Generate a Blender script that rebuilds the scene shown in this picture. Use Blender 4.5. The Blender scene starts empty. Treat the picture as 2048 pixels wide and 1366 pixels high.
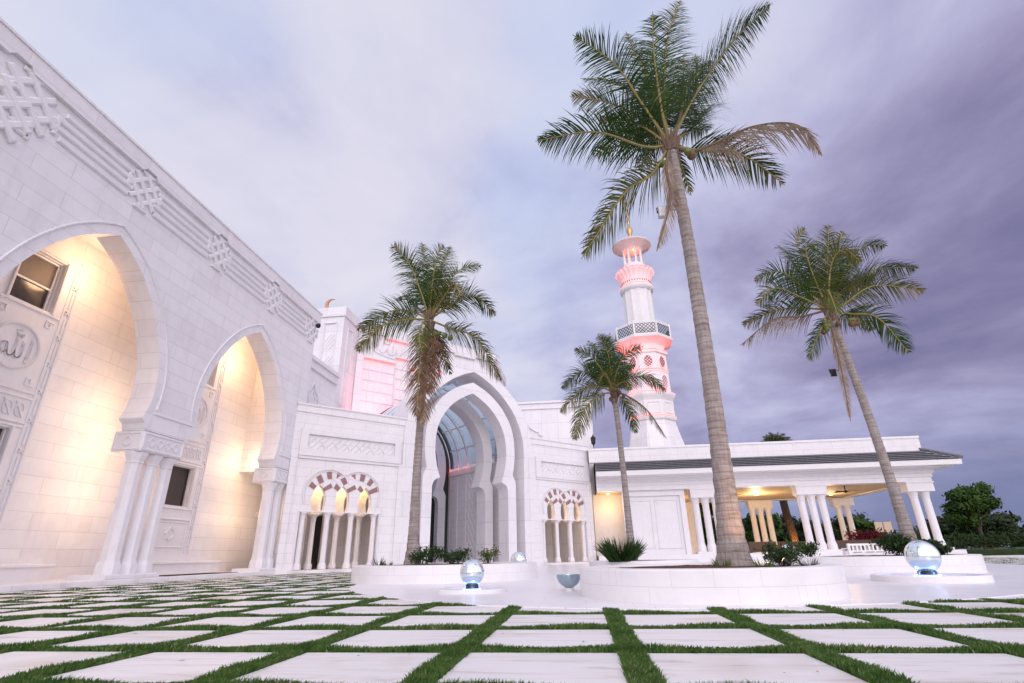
import bpy, bmesh, math, random
import numpy as np
from math import sin, cos, pi, radians as RAD, sqrt, atan2, hypot
from mathutils import Vector, Matrix
from mathutils.geometry import tessellate_polygon

scene = bpy.context.scene
COL = scene.collection

# ------------------------------------------------------------------ camera
cam_d = bpy.data.cameras.new('camera')
cam = bpy.data.objects.new('camera', cam_d)
COL.objects.link(cam)
scene.camera = cam
YAW, PITCH, ROLL, EYE = -0.1185, 0.3889, 0.0182, 0.62
_f = Vector((sin(YAW)*cos(PITCH), cos(YAW)*cos(PITCH), sin(PITCH)))
_r = Vector((cos(YAW), -sin(YAW), 0))
_d = _f.cross(_r)
_x = _r*cos(ROLL) + _d*sin(ROLL)
_y = -(-_r*sin(ROLL) + _d*cos(ROLL))
M = Matrix((( _x.x, _y.x, -_f.x, 0), (_x.y, _y.y, -_f.y, 0), (_x.z, _y.z, -_f.z, EYE), (0, 0, 0, 1)))
cam.matrix_world = M
cam_d.sensor_width = 36
cam_d.lens = 36*1043/2048
cam_d.clip_start = 0.05
cam_d.clip_end = 4000

# ------------------------------------------------------------------ world
world = bpy.data.worlds.new('World')
scene.world = world
world.use_nodes = True
SUN_EL, SUN_AZ = 20, 172          # low soft glow behind the camera, a little to its right (compass from +Y)

def N(nt, kind, **kw):
    n = nt.nodes.new(kind)
    for k, v in kw.items():
        if hasattr(n, k) and k not in ('inputs',):
            setattr(n, k, v)
    return n

def build_world():
    nt = world.node_tree
    nt.nodes.clear()
    L = nt.links.new
    out = N(nt, 'ShaderNodeOutputWorld')
    bg = N(nt, 'ShaderNodeBackground')
    bg.inputs['Strength'].default_value = 0.10
    sky = N(nt, 'ShaderNodeTexSky')
    sky.sky_type = 'NISHITA'
    sky.sun_disc = False
    sky.sun_elevation = RAD(SUN_EL)
    sky.sun_rotation = RAD(SUN_AZ)
    tc = N(nt, 'ShaderNodeTexCoord')
    sep = N(nt, 'ShaderNodeSeparateXYZ')
    L(tc.outputs['Generated'], sep.inputs[0])
    def math_(op, a, b=None, c=None):
        m = N(nt, 'ShaderNodeMath'); m.operation = op
        for i, v in enumerate((a, b, c)):
            if v is None: continue
            if isinstance(v, (int, float)): m.inputs[i].default_value = v
            else: L(v, m.inputs[i])
        return m.outputs[0]
    X, Y, Z = sep.outputs
    zz = math_('ADD', math_('MAXIMUM', Z, 0.0), 0.22)
    cmb = N(nt, 'ShaderNodeCombineXYZ')
    L(math_('DIVIDE', X, zz), cmb.inputs[0]); L(math_('DIVIDE', Y, zz), cmb.inputs[1])
    def noise(scale, detail, rough, dist, off):
        mp = N(nt, 'ShaderNodeMapping')
        mp.inputs['Location'].default_value = off
        L(cmb.outputs[0], mp.inputs[0])
        n = N(nt, 'ShaderNodeTexNoise')
        n.inputs['Scale'].default_value = scale; n.inputs['Detail'].default_value = detail
        n.inputs['Roughness'].default_value = rough; n.inputs['Distortion'].default_value = dist
        L(mp.outputs[0], n.inputs['Vector'])
        return n.outputs['Fac']
    n1 = noise(0.75, 8, 0.56, 0.55, (3.1, 7.7, 0))
    n2 = noise(2.3, 7, 0.58, 0.5, (9.4, 1.2, 4))
    # light value: noise + large scale drift (brighter to the upper left, dark to the right and low)
    t = math_('MULTIPLY_ADD', n1, 1.55, -0.24)
    t = math_('MULTIPLY_ADD', n2, 0.42, math_('SUBTRACT', t, 0.21))
    t = math_('MULTIPLY_ADD', X, -0.46, t)
    t = math_('MULTIPLY_ADD', Z, 0.26, t)
    ramp = N(nt, 'ShaderNodeValToRGB')
    cr = ramp.color_ramp
    cr.interpolation = 'B_SPLINE'
    stops = [(0.10, (0.150, 0.150, 0.310)), (0.30, (0.245, 0.215, 0.375)), (0.45, (0.360, 0.335, 0.530)),
             (0.58, (0.475, 0.465, 0.690)), (0.72, (0.625, 0.625, 0.800)), (0.9, (0.76, 0.735, 0.84))]
    cr.elements[0].position = stops[0][0]; cr.elements[0].color = (*stops[0][1], 1)
    cr.elements[1].position = stops[-1][0]; cr.elements[1].color = (*stops[-1][1], 1)
    for p, c in stops[1:-1]:
        e = cr.elements.new(p); e.color = (*c, 1)
    L(t, ramp.inputs[0])
    # clear pale blue gaps between the clouds
    gap = N(nt, 'ShaderNodeMapRange'); gap.interpolation_type = 'SMOOTHSTEP'
    L(noise(0.9, 4, 0.5, 0.5, (4.9, 6.3, 2)), gap.inputs['Value'])
    gap.inputs['From Min'].default_value = 0.45; gap.inputs['From Max'].default_value = 0.62
    left = N(nt, 'ShaderNodeMapRange'); left.interpolation_type = 'SMOOTHSTEP'
    L(math_('SUBTRACT', Z, X), left.inputs['Value'])
    left.inputs['From Min'].default_value = 0.1; left.inputs['From Max'].default_value = 0.9
    gm = math_('MULTIPLY', math_('MULTIPLY', gap.outputs[0], left.outputs[0]), 0.60)
    mixg = N(nt, 'ShaderNodeMix'); mixg.data_type = 'RGBA'
    L(gm, mixg.inputs['Factor']); L(ramp.outputs[0], mixg.inputs['A'])
    mixg.inputs['B'].default_value = (0.47, 0.60, 0.87, 1)
    # low bluish band at the horizon
    hz = N(nt, 'ShaderNodeMapRange'); hz.interpolation_type = 'SMOOTHSTEP'
    L(Z, hz.inputs['Value'])
    hz.inputs['From Min'].default_value = 0.02; hz.inputs['From Max'].default_value = 0.26
    hz.inputs['To Min'].default_value = 0.75; hz.inputs['To Max'].default_value = 0.0
    mixh = N(nt, 'ShaderNodeMix'); mixh.data_type = 'RGBA'
    L(hz.outputs[0], mixh.inputs['Factor']); L(mixg.outputs['Result'], mixh.inputs['A'])
    mixh.inputs['B'].default_value = (0.19, 0.225, 0.42, 1)
    # the bright side of the sky behind the viewer
    back = N(nt, 'ShaderNodeMapRange'); back.interpolation_type = 'SMOOTHSTEP'
    L(math_('MULTIPLY_ADD', X, -0.52, Y), back.inputs['Value'])
    back.inputs['From Min'].default_value = 0.30; back.inputs['From Max'].default_value = -0.65
    back.inputs['To Min'].default_value = 0.0; back.inputs['To Max'].default_value = 1.0
    mixb = N(nt, 'ShaderNodeMix'); mixb.data_type = 'RGBA'
    L(back.outputs[0], mixb.inputs['Factor']); L(mixh.outputs['Result'], mixb.inputs['A'])
    mixb.inputs['B'].default_value = (1.42, 1.32, 1.50, 1)
    sc = N(nt, 'ShaderNodeVectorMath'); sc.operation = 'SCALE'
    sc.inputs['Scale'].default_value = 8.5
    L(mixb.outputs['Result'], sc.inputs[0])
    add = N(nt, 'ShaderNodeMix'); add.data_type = 'RGBA'; add.blend_type = 'MIX'
    add.inputs['Factor'].default_value = 0.96
    L(sky.outputs[0], add.inputs['A']); L(sc.outputs[0], add.inputs['B'])
    L(add.outputs['Result'], bg.inputs['Color'])
    L(bg.outputs[0], out.inputs[0])
build_world()

# ------------------------------------------------------------------ sun (soft afterglow through cloud)
sun_d = bpy.data.lights.new('sun', 'SUN')
sun_d.energy = 0.6
sun_d.angle = RAD(24)
sun_d.color = (1.0, 0.93, 0.93)
sun = bpy.data.objects.new('sun', sun_d)
COL.objects.link(sun)
_sd = Vector((sin(RAD(SUN_AZ))*cos(RAD(SUN_EL)), cos(RAD(SUN_AZ))*cos(RAD(SUN_EL)), sin(RAD(SUN_EL))))
sun.rotation_euler = _sd.to_track_quat('Z', 'Y').to_euler()

scene.view_settings.view_transform = 'Standard'
scene.view_settings.look = 'None'
scene.view_settings.exposure = 0.30
scene.view_settings.gamma = 1.0

# ------------------------------------------------------------------ materials
def new_mat(name):
    m = bpy.data.materials.new(name)
    m.use_nodes = True
    nt = m.node_tree
    return m, nt, nt.nodes['Principled BSDF']

def lk(nt, a, b): nt.links.new(a, b)

def noise_node(nt, coord, scale, detail=4, rough=0.55, dist=0.0):
    n = N(nt, 'ShaderNodeTexNoise')
    n.inputs['Scale'].default_value = scale; n.inputs['Detail'].default_value = detail
    n.inputs['Roughness'].default_value = rough; n.inputs['Distortion'].default_value = dist
    if coord is not None: lk(nt, coord, n.inputs['Vector'])
    return n

def ramp_node(nt, fac, stops):
    r = N(nt, 'ShaderNodeValToRGB')
    e = r.color_ramp.elements
    e[0].position = stops[0][0]; e[0].color = (*stops[0][1], 1)
    e[1].position = stops[-1][0]; e[1].color = (*stops[-1][1], 1)
    for p, c in stops[1:-1]:
        x = e.new(p); x.color = (*c, 1)
    lk(nt, fac, r.inputs[0])
    return r

def mix_rgb(nt, fac, a, b, blend='MIX'):
    m = N(nt, 'ShaderNodeMix'); m.data_type = 'RGBA'; m.blend_type = blend
    for sock, v in (('Factor', fac), ('A', a), ('B', b)):
        if isinstance(v, (int, float)): m.inputs[sock].default_value = v
        elif isinstance(v, tuple): m.inputs[sock].default_value = (*v, 1)
        else: lk(nt, v, m.inputs[sock])
    return m.outputs['Result']

def marble(name, bw, bh, mortar=0.012, c1=(.82, .803, .822), c2=(.758, .738, .760), cm=(.64, .615, .632), offset=0.5, rough=0.42, joints=True, dirt=True):
    m, nt, b = new_mat(name)
    uv = N(nt, 'ShaderNodeTexCoord').outputs['UV']
    ob = N(nt, 'ShaderNodeNewGeometry').outputs['Position']
    vein = noise_node(nt, ob, 1.3, 6, 0.6, 1.2)
    cloud = noise_node(nt, ob, 0.35, 3, 0.5)
    if joints:
        br = N(nt, 'ShaderNodeTexBrick')
        br.offset = offset; br.offset_frequency = 2; br.squash = 1.0
        br.inputs['Scale'].default_value = 1.0
        br.inputs['Brick Width'].default_value = bw; br.inputs['Row Height'].default_value = bh
        br.inputs['Mortar Size'].default_value = mortar; br.inputs['Mortar Smooth'].default_value = 0.1
        br.inputs['Bias'].default_value = -0.2
        br.inputs['Color1'].default_value = (*c1, 1); br.inputs['Color2'].default_value = (*c2, 1)
        br.inputs['Mortar'].default_value = (*cm, 1)
        lk(nt, uv, br.inputs['Vector'])
        base = br.outputs['Color']
    else:
        base = mix_rgb(nt, cloud.outputs['Fac'], c1, c2)
    r = ramp_node(nt, vein.outputs['Fac'], [(0.36, (.90, .89, .90)), (0.52, (1, 1, 1)), (0.66, (.955, .95, .945))])
    base = mix_rgb(nt, 0.45, base, r.outputs[0], 'MULTIPLY')
    if dirt:   # faint streaks of weathering down the stone
        mp = N(nt, 'ShaderNodeMapping'); mp.inputs['Scale'].default_value = (2.2, 2.2, .16)
        lk(nt, ob, mp.inputs[0])
        st = noise_node(nt, mp.outputs[0], 1.6, 5, 0.62)
        r2 = ramp_node(nt, st.outputs['Fac'], [(0.30, (.87, .85, .83)), (0.5, (1, 1, 1)), (1.0, (1, 1, 1))])
        base = mix_rgb(nt, 0.35, base, r2.outputs[0], 'MULTIPLY')
    lk(nt, base, b.inputs['Base Color'])
    rr = N(nt, 'ShaderNodeMapRange')
    lk(nt, vein.outputs['Fac'], rr.inputs[0])
    rr.inputs['To Min'].default_value = rough - .08; rr.inputs['To Max'].default_value = rough + .12
    lk(nt, rr.outputs[0], b.inputs['Roughness'])
    bp = N(nt, 'ShaderNodeBump'); bp.inputs['Strength'].default_value = 0.35; bp.inputs['Distance'].default_value = 0.01
    if joints:
        inv = N(nt, 'ShaderNodeMath'); inv.operation = 'SUBTRACT'; inv.inputs[0].default_value = 1.0
        lk(nt, br.outputs['Fac'], inv.inputs[1])
        lk(nt, inv.outputs[0], bp.inputs['Height'])
    else:
        lk(nt, vein.outputs['Fac'], bp.inputs['Height'])
        bp.inputs['Strength'].default_value = 0.12
    lk(nt, bp.outputs[0], b.inputs['Normal'])
    return m

def plain(name, col, rough=0.5, metal=0.0, var=0.12, scale=6.0, bump=0.0, emis=None, es=0.0, spec=0.5):
    m, nt, b = new_mat(name)
    ob = N(nt, 'ShaderNodeNewGeometry').outputs['Position']
    n = noise_node(nt, ob, scale, 5, 0.6)
    lo = tuple(max(0, c*(1-var)) for c in col); hi = tuple(min(1, c*(1+var)) for c in col)
    r = ramp_node(nt, n.outputs['Fac'], [(0.3, lo), (0.7, hi)])
    lk(nt, r.outputs[0], b.inputs['Base Color'])
    b.inputs['Roughness'].default_value = rough; b.inputs['Metallic'].default_value = metal
    b.inputs['Specular IOR Level'].default_value = spec
    if bump:
        bp = N(nt, 'ShaderNodeBump'); bp.inputs['Strength'].default_value = bump; bp.inputs['Distance'].default_value = 0.03
        lk(nt, n.outputs['Fac'], bp.inputs['Height']); lk(nt, bp.outputs[0], b.inputs['Normal'])
    if emis:
        b.inputs['Emission Color'].default_value = (*emis, 1); b.inputs['Emission Strength'].default_value = es
    return m

def leafy(name, lo, mid, hi, trans=0.25, scale=1.6, rough=0.45):
    m, nt, b = new_mat(name)
    ob = N(nt, 'ShaderNodeNewGeometry').outputs['Position']
    n = noise_node(nt, ob, scale, 3, 0.6)
    r = ramp_node(nt, n.outputs['Fac'], [(0.32, lo), (0.5, mid), (0.7, hi)])
    lk(nt, r.outputs[0], b.inputs['Base Color'])
    b.inputs['Roughness'].default_value = rough
    b.inputs['Specular IOR Level'].default_value = 0.15
    tr = N(nt, 'ShaderNodeBsdfTranslucent')
    lk(nt, r.outputs[0], tr.inputs['Color'])
    mx = N(nt, 'ShaderNodeMixShader'); mx.inputs[0].default_value = trans
    out = nt.nodes['Material Output']
    lk(nt, b.outputs[0], mx.inputs[1]); lk(nt, tr.outputs[0], mx.inputs[2]); lk(nt, mx.outputs[0], out.inputs[0])
    return m

def glassy(name, tint, rough=0.05, alpha=0.45):
    m, nt, b = new_mat(name)
    out = nt.nodes['Material Output']
    g = N(nt, 'ShaderNodeBsdfGlossy'); g.inputs['Color'].default_value = (.85, .9, .95, 1); g.inputs['Roughness'].default_value = rough
    t = N(nt, 'ShaderNodeBsdfTransparent'); t.inputs['Color'].default_value = (*tint, 1)
    d = N(nt, 'ShaderNodeBsdfDiffuse'); d.inputs['Color'].default_value = (*tint, 1)
    lw = N(nt, 'ShaderNodeLayerWeight'); lw.inputs['Blend'].default_value = .5
    pw = N(nt, 'ShaderNodeMath'); pw.operation = 'POWER'; lk(nt, lw.outputs['Facing'], pw.inputs[0]); pw.inputs[1].default_value = 4.0
    fr = N(nt, 'ShaderNodeMath'); fr.operation = 'MULTIPLY_ADD'; lk(nt, pw.outputs[0], fr.inputs[0]); fr.inputs[1].default_value = .4; fr.inputs[2].default_value = .04
    m1 = N(nt, 'ShaderNodeMixShader'); m1.inputs[0].default_value = alpha
    lk(nt, t.outputs[0], m1.inputs[1]); lk(nt, d.outputs[0], m1.inputs[2])
    m2 = N(nt, 'ShaderNodeMixShader')
    lk(nt, fr.outputs[0], m2.inputs[0]); lk(nt, m1.outputs[0], m2.inputs[1]); lk(nt, g.outputs[0], m2.inputs[2])
    lk(nt, m2.outputs[0], out.inputs[0])
    return m

MT = {}
MT['wall'] = marble('marble_wall_courses', 2.1, 0.52, 0.009)
MT['wall_small'] = marble('marble_small_courses', 1.3, 0.44, 0.009, c2=(.80, .775, .787), cm=(.64, .61, .625))
MT['panel'] = marble('marble_large_panels', 1.35, 1.32, 0.016, offset=0.0)
MT['plain'] = marble('marble_smooth', 1, 1, joints=False)
MT['ring'] = marble('marble_arch_blocks', 9.0, 1.32, 0.016)
MT['planter'] = marble('marble_planter_blocks', 0.62, 0.21, 0.004, c1=(.82, .80, .805), c2=(.80, .785, .793), cm=(.68, .65, .66), dirt=False, rough=.35)
MT['stucco'] = plain('white_painted_stucco', (.80, .785, .79), .7, var=.04, scale=3)
MT['brownstone'] = plain('brown_red_voussoir_stone', (.30, .17, .16), .55, var=.25, scale=9)
MT['paver'] = None
MT['brass'] = plain('brass_finial', (.55, .36, .16), .28, 1.0, var=.1)
MT['copper'] = plain('rose_gold_crescent', (.50, .27, .17), .35, 0.9, var=.1)
MT['dark'] = plain('dark_interior', (.012, .010, .010), .6)
MT['steel'] = plain('dark_grey_steel_frame', (.055, .062, .062), .4, 0.3)
MT['bronze'] = plain('bronze_window_frame', (.10, .075, .065), .4, .5)
MT['iron'] = plain('black_iron', (.02, .02, .022), .45, .5)
MT['roof'] = plain('grey_roof_tile', (.165, .165, .185), .55, var=.22, scale=5)
MT['ceil'] = plain('tan_boarded_ceiling', (.52, .40, .27), .6, var=.1, scale=2)
MT['mulch'] = plain('red_brown_mulch', (.10, .04, .028), .9, var=.5, scale=40, bump=.6)
MT['mat'] = plain('dark_brown_doormat', (.045, .022, .016), .95, var=.3, scale=60)
MT['carpet'] = plain('red_carpet', (.30, .02, .03), .95, var=.2)
MT['rattan'] = plain('brown_rattan', (.10, .065, .05), .7, var=.3, scale=40)
MT['cushion'] = plain('beige_cushion', (.50, .44, .36), .85, var=.08)
MT['white_paint'] = plain('white_paint', (.78, .77, .77), .4, var=.03)
MT['lawn'] = plain('rough_lawn', (.035, .065, .02), .95, var=.4, scale=1.2)
MT['asphalt'] = plain('asphalt', (.055, .055, .06), .9, var=.2)
MT['concrete'] = plain('kerb_concrete', (.40, .38, .37), .85)
MT['glassblue'] = glassy('blue_skylight_glass', (.80, .91, .98), .06, .22)
MT['glassdark'] = plain('dark_window_glass', (.030, .026, .030), .12, var=.2, spec=.6)
MT['blind'] = plain('brown_grey_roller_blind', (.13, .105, .095), .5, var=.08)
MT['globe'] = plain('mirror_glass_ball', (.76, .85, .88), .09, .80, var=.02)
MT['hemisphere_glass'] = plain('grey_blue_glass', (.34, .43, .50), .12, .55, var=.15)
MT['globe_foot'] = plain('wet_dark_foot', (.03, .045, .05), .2, .3)
MT['warm_lamp'] = plain('warm_lamp_lens', (.9, .8, .6), .4, emis=(1, .66, .30), es=5)
MT['red_led'] = plain('red_led_strip', (.8, .2, .15), .4, emis=(1, .06, .04), es=3)
MT['pink_lamp'] = plain('pink_flood_lens', (.9, .5, .5), .4, emis=(1, .16, .20), es=4)
MT['blue_led'] = plain('blue_led_ring', (.4, .5, .9), .3, emis=(.22, .36, 1), es=3)
MT['grey_metal'] = plain('grey_metal_housing', (.45, .45, .47), .4, .3)
MT['trunk'] = None
MT['leaf'] = leafy('palm_leaf_green', (.020, .046, .008), (.038, .080, .014), (.070, .118, .024), .26)
MT['leafy'] = leafy('palm_leaf_yellow_green', (.060, .080, .015), (.10, .115, .022), (.15, .135, .04), .28)
MT['leafd'] = leafy('palm_leaf_dry', (.20, .135, .095), (.31, .235, .175), (.42, .35, .29), .15)
MT['leafb'] = leafy('palm_leaf_dry_brown', (.10, .052, .030), (.175, .098, .058), (.28, .175, .115), .12, 5)
MT['rachis'] = plain('palm_leaf_stalk', (.24, .19, .05), .5, var=.25)
MT['fibre'] = plain('palm_fibre', (.17, .11, .08), .9, var=.4, scale=30, bump=.4)
MT['coconut'] = plain('green_coconut', (.12, .14, .03), .4, var=.35, scale=8)
MT['coconut_b'] = plain('brown_coconut', (.14, .075, .03), .6, var=.35, scale=8)
MT['bush'] = leafy('shrub_leaf', (.018, .040, .012), (.034, .068, .020), (.06, .10, .03), .15, 9)
MT['bushy'] = leafy('shrub_leaf_light', (.06, .10, .018), (.10, .15, .025), (.15, .19, .04), .2, 9)
MT['bushr'] = leafy('shrub_leaf_red', (.09, .010, .022), (.15, .018, .035), (.05, .012, .02), .15, 5)
MT['busho'] = leafy('croton_leaf_orange', (.25, .06, .012), (.12, .04, .012), (.05, .06, .015), .15, 7)
MT['tree'] = leafy('tree_leaf', (.026, .056, .013), (.052, .105, .022), (.085, .15, .034), .15, .9)
MT['treed'] = leafy('far_tree_leaf', (.018, .032, .014), (.034, .054, .022), (.058, .078, .034), .1, .35)
MT['turf'] = leafy('turf_blade', (.044, .098, .020), (.074, .152, .032), (.125, .200, .052), .18, 6, .42)
MT['turf_dry'] = plain('turf_blade_pale', (.19, .20, .085), .6, var=.35, scale=9)
MT['soil'] = plain('turf_backing', (.016, .036, .010), .95, var=.3, scale=20)
MT['bark'] = plain('bark', (.07, .05, .038), .9, var=.35, scale=8, bump=.5)

def paver_mat():
    m, nt, b = new_mat('white_marble_paver')
    ob = N(nt, 'ShaderNodeNewGeometry')
    pos = ob.outputs['Position']
    mp = N(nt, 'ShaderNodeMapping'); mp.inputs['Scale'].default_value = (.8, 5.5, 1)
    mp.inputs['Rotation'].default_value = (0, 0, .06)
    lk(nt, pos, mp.inputs[0])
    v = noise_node(nt, mp.outputs[0], 1.5, 8, .66, .7)
    r = ramp_node(nt, v.outputs['Fac'], [(.33, (.60, .55, .52)), (.44, (.76, .735, .725)), (.56, (.81, .79, .785)), (.75, (.75, .725, .715))])
    s = noise_node(nt, pos, .55, 3, .6, .4)
    r2 = ramp_node(nt, s.outputs['Fac'], [(.29, (.66, .58, .50)), (.39, (.88, .84, .80)), (.46, (1, 1, 1)), (1, (1, 1, 1))])
    c = mix_rgb(nt, .8, r.outputs[0], r2.outputs[0], 'MULTIPLY')
    # each slab its own shade
    rnd = N(nt, 'ShaderNodeVertexColor'); rnd.layer_name = 'slab'
    c = mix_rgb(nt, 1.0, c, rnd.outputs['Color'], 'MULTIPLY')
    # thin dark scratches
    mp2 = N(nt, 'ShaderNodeMapping'); mp2.inputs['Scale'].default_value = (1.2, 22, 1); lk(nt, pos, mp2.inputs[0])
    k = noise_node(nt, mp2.outputs[0], 1.1, 4, .7)
    r3 = ramp_node(nt, k.outputs['Fac'], [(.25, (.62, .57, .54)), (.33, (1, 1, 1)), (1, (1, 1, 1))])
    c = mix_rgb(nt, .8, c, r3.outputs[0], 'MULTIPLY')
    lk(nt, c, b.inputs['Base Color'])
    b.inputs['Roughness'].default_value = .5
    bp = N(nt, 'ShaderNodeBump'); bp.inputs['Strength'].default_value = .15; bp.inputs['Distance'].default_value = .01
    lk(nt, v.outputs['Fac'], bp.inputs['Height']); lk(nt, bp.outputs[0], b.inputs['Normal'])
    return m
MT['paver'] = paver_mat()

def plaza_mat():
    m, nt, b = new_mat('polished_white_marble_plaza')
    pos = N(nt, 'ShaderNodeNewGeometry').outputs['Position']
    v = noise_node(nt, pos, 1.1, 6, .6, 1.0)
    r = ramp_node(nt, v.outputs['Fac'], [(.3, (.76, .745, .765)), (.6, (.82, .81, .825))])
    br = N(nt, 'ShaderNodeTexBrick'); br.offset = 0.5
    br.inputs['Scale'].default_value = 1; br.inputs['Brick Width'].default_value = 1.2; br.inputs['Row Height'].default_value = .6
    br.inputs['Mortar Size'].default_value = .004
    br.inputs['Color1'].default_value = (1, 1, 1, 1); br.inputs['Color2'].default_value = (.965, .96, .965, 1); br.inputs['Mortar'].default_value = (.75, .73, .74, 1)
    lk(nt, pos, br.inputs['Vector'])
    c = mix_rgb(nt, 1.0, r.outputs[0], br.outputs['Color'], 'MULTIPLY')
    lk(nt, c, b.inputs['Base Color'])
    n = noise_node(nt, pos, 3.0, 4)
    mr = N(nt, 'ShaderNodeMapRange'); lk(nt, n.outputs['Fac'], mr.inputs[0])
    mr.inputs['To Min'].default_value = .22; mr.inputs['To Max'].default_value = .42
    lk(nt, mr.outputs[0], b.inputs['Roughness'])
    return m
MT['plaza'] = plaza_mat()

def trunk_mat():
    m, nt, b = new_mat('coconut_palm_trunk')
    pos = N(nt, 'ShaderNodeNewGeometry').outputs['Position']
    mp = N(nt, 'ShaderNodeMapping'); mp.inputs['Scale'].default_value = (1.2, 1.2, 7); lk(nt, pos, mp.inputs[0])
    v = noise_node(nt, mp.outputs[0], 2.2, 6, .7, .4)
    mp2 = N(nt, 'ShaderNodeMapping'); mp2.inputs['Scale'].default_value = (16, 16, 1.2); lk(nt, pos, mp2.inputs[0])
    v2 = noise_node(nt, mp2.outputs[0], 2.0, 4, .65)
    r = ramp_node(nt, v.outputs['Fac'], [(.22, (.12, .092, .082)), (.40, (.285, .240, .218)), (.58, (.385, .340, .318)), (.78, (.47, .435, .42))])
    r2 = ramp_node(nt, v2.outputs['Fac'], [(.3, (.62, .58, .56)), (.55, (1, 1, 1)), (1, (1, 1, 1))])
    c = mix_rgb(nt, .8, r.outputs[0], r2.outputs[0], 'MULTIPLY')
    # irregular ring scars
    wv = N(nt, 'ShaderNodeTexWave'); wv.wave_type = 'BANDS'; wv.bands_direction = 'Z'; wv.wave_profile = 'SAW'
    wv.inputs['Scale'].default_value = 2.6; wv.inputs['Distortion'].default_value = 1.6; wv.inputs['Detail'].default_value = 3; wv.inputs['Detail Scale'].default_value = 1.4
    lk(nt, pos, wv.inputs['Vector'])
    r4 = ramp_node(nt, wv.outputs['Fac'], [(0.0, (.42, .37, .35)), (.10, (.80, .77, .76)), (.3, (1, 1, 1)), (1, (1, 1, 1))])
    c = mix_rgb(nt, .75, c, r4.outputs[0], 'MULTIPLY')
    lk(nt, c, b.inputs['Base Color'])
    b.inputs['Roughness'].default_value = .85
    bp = N(nt, 'ShaderNodeBump'); bp.inputs['Strength'].default_value = .6; bp.inputs['Distance'].default_value = .02
    a = N(nt, 'ShaderNodeMath'); a.operation = 'ADD'; lk(nt, v.outputs['Fac'], a.inputs[0]); lk(nt, v2.outputs['Fac'], a.inputs[1])
    lk(nt, a.outputs[0], bp.inputs['Height']); lk(nt, bp.outputs[0], b.inputs['Normal'])
    return m
MT['trunk'] = trunk_mat()

# ------------------------------------------------------------------ mesh helpers
class Frame:
    """wall frame: u along the wall, w outwards from it, z up"""
    def __init__(s, o, d, n, k=1.0):       # k: module length
        s.o, s.d, s.n, s.k = Vector(o), Vector(d).normalized(), Vector(n).normalized(), k
    def __call__(s, u, w, z):
        return s.o + (s.d*u + s.n*w + Vector((0, 0, z)))*s.k
WORLD = Frame((0, 0, 0), (1, 0, 0), (0, 1, 0))
WING = Frame((-14, 0, 0), (0, 1, 0), (1, 0, 0))
_q = 1/sqrt(2)
DIAG = Frame((-14, 24.39, 0), (_q, _q, 0), (_q, -_q, 0))

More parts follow.
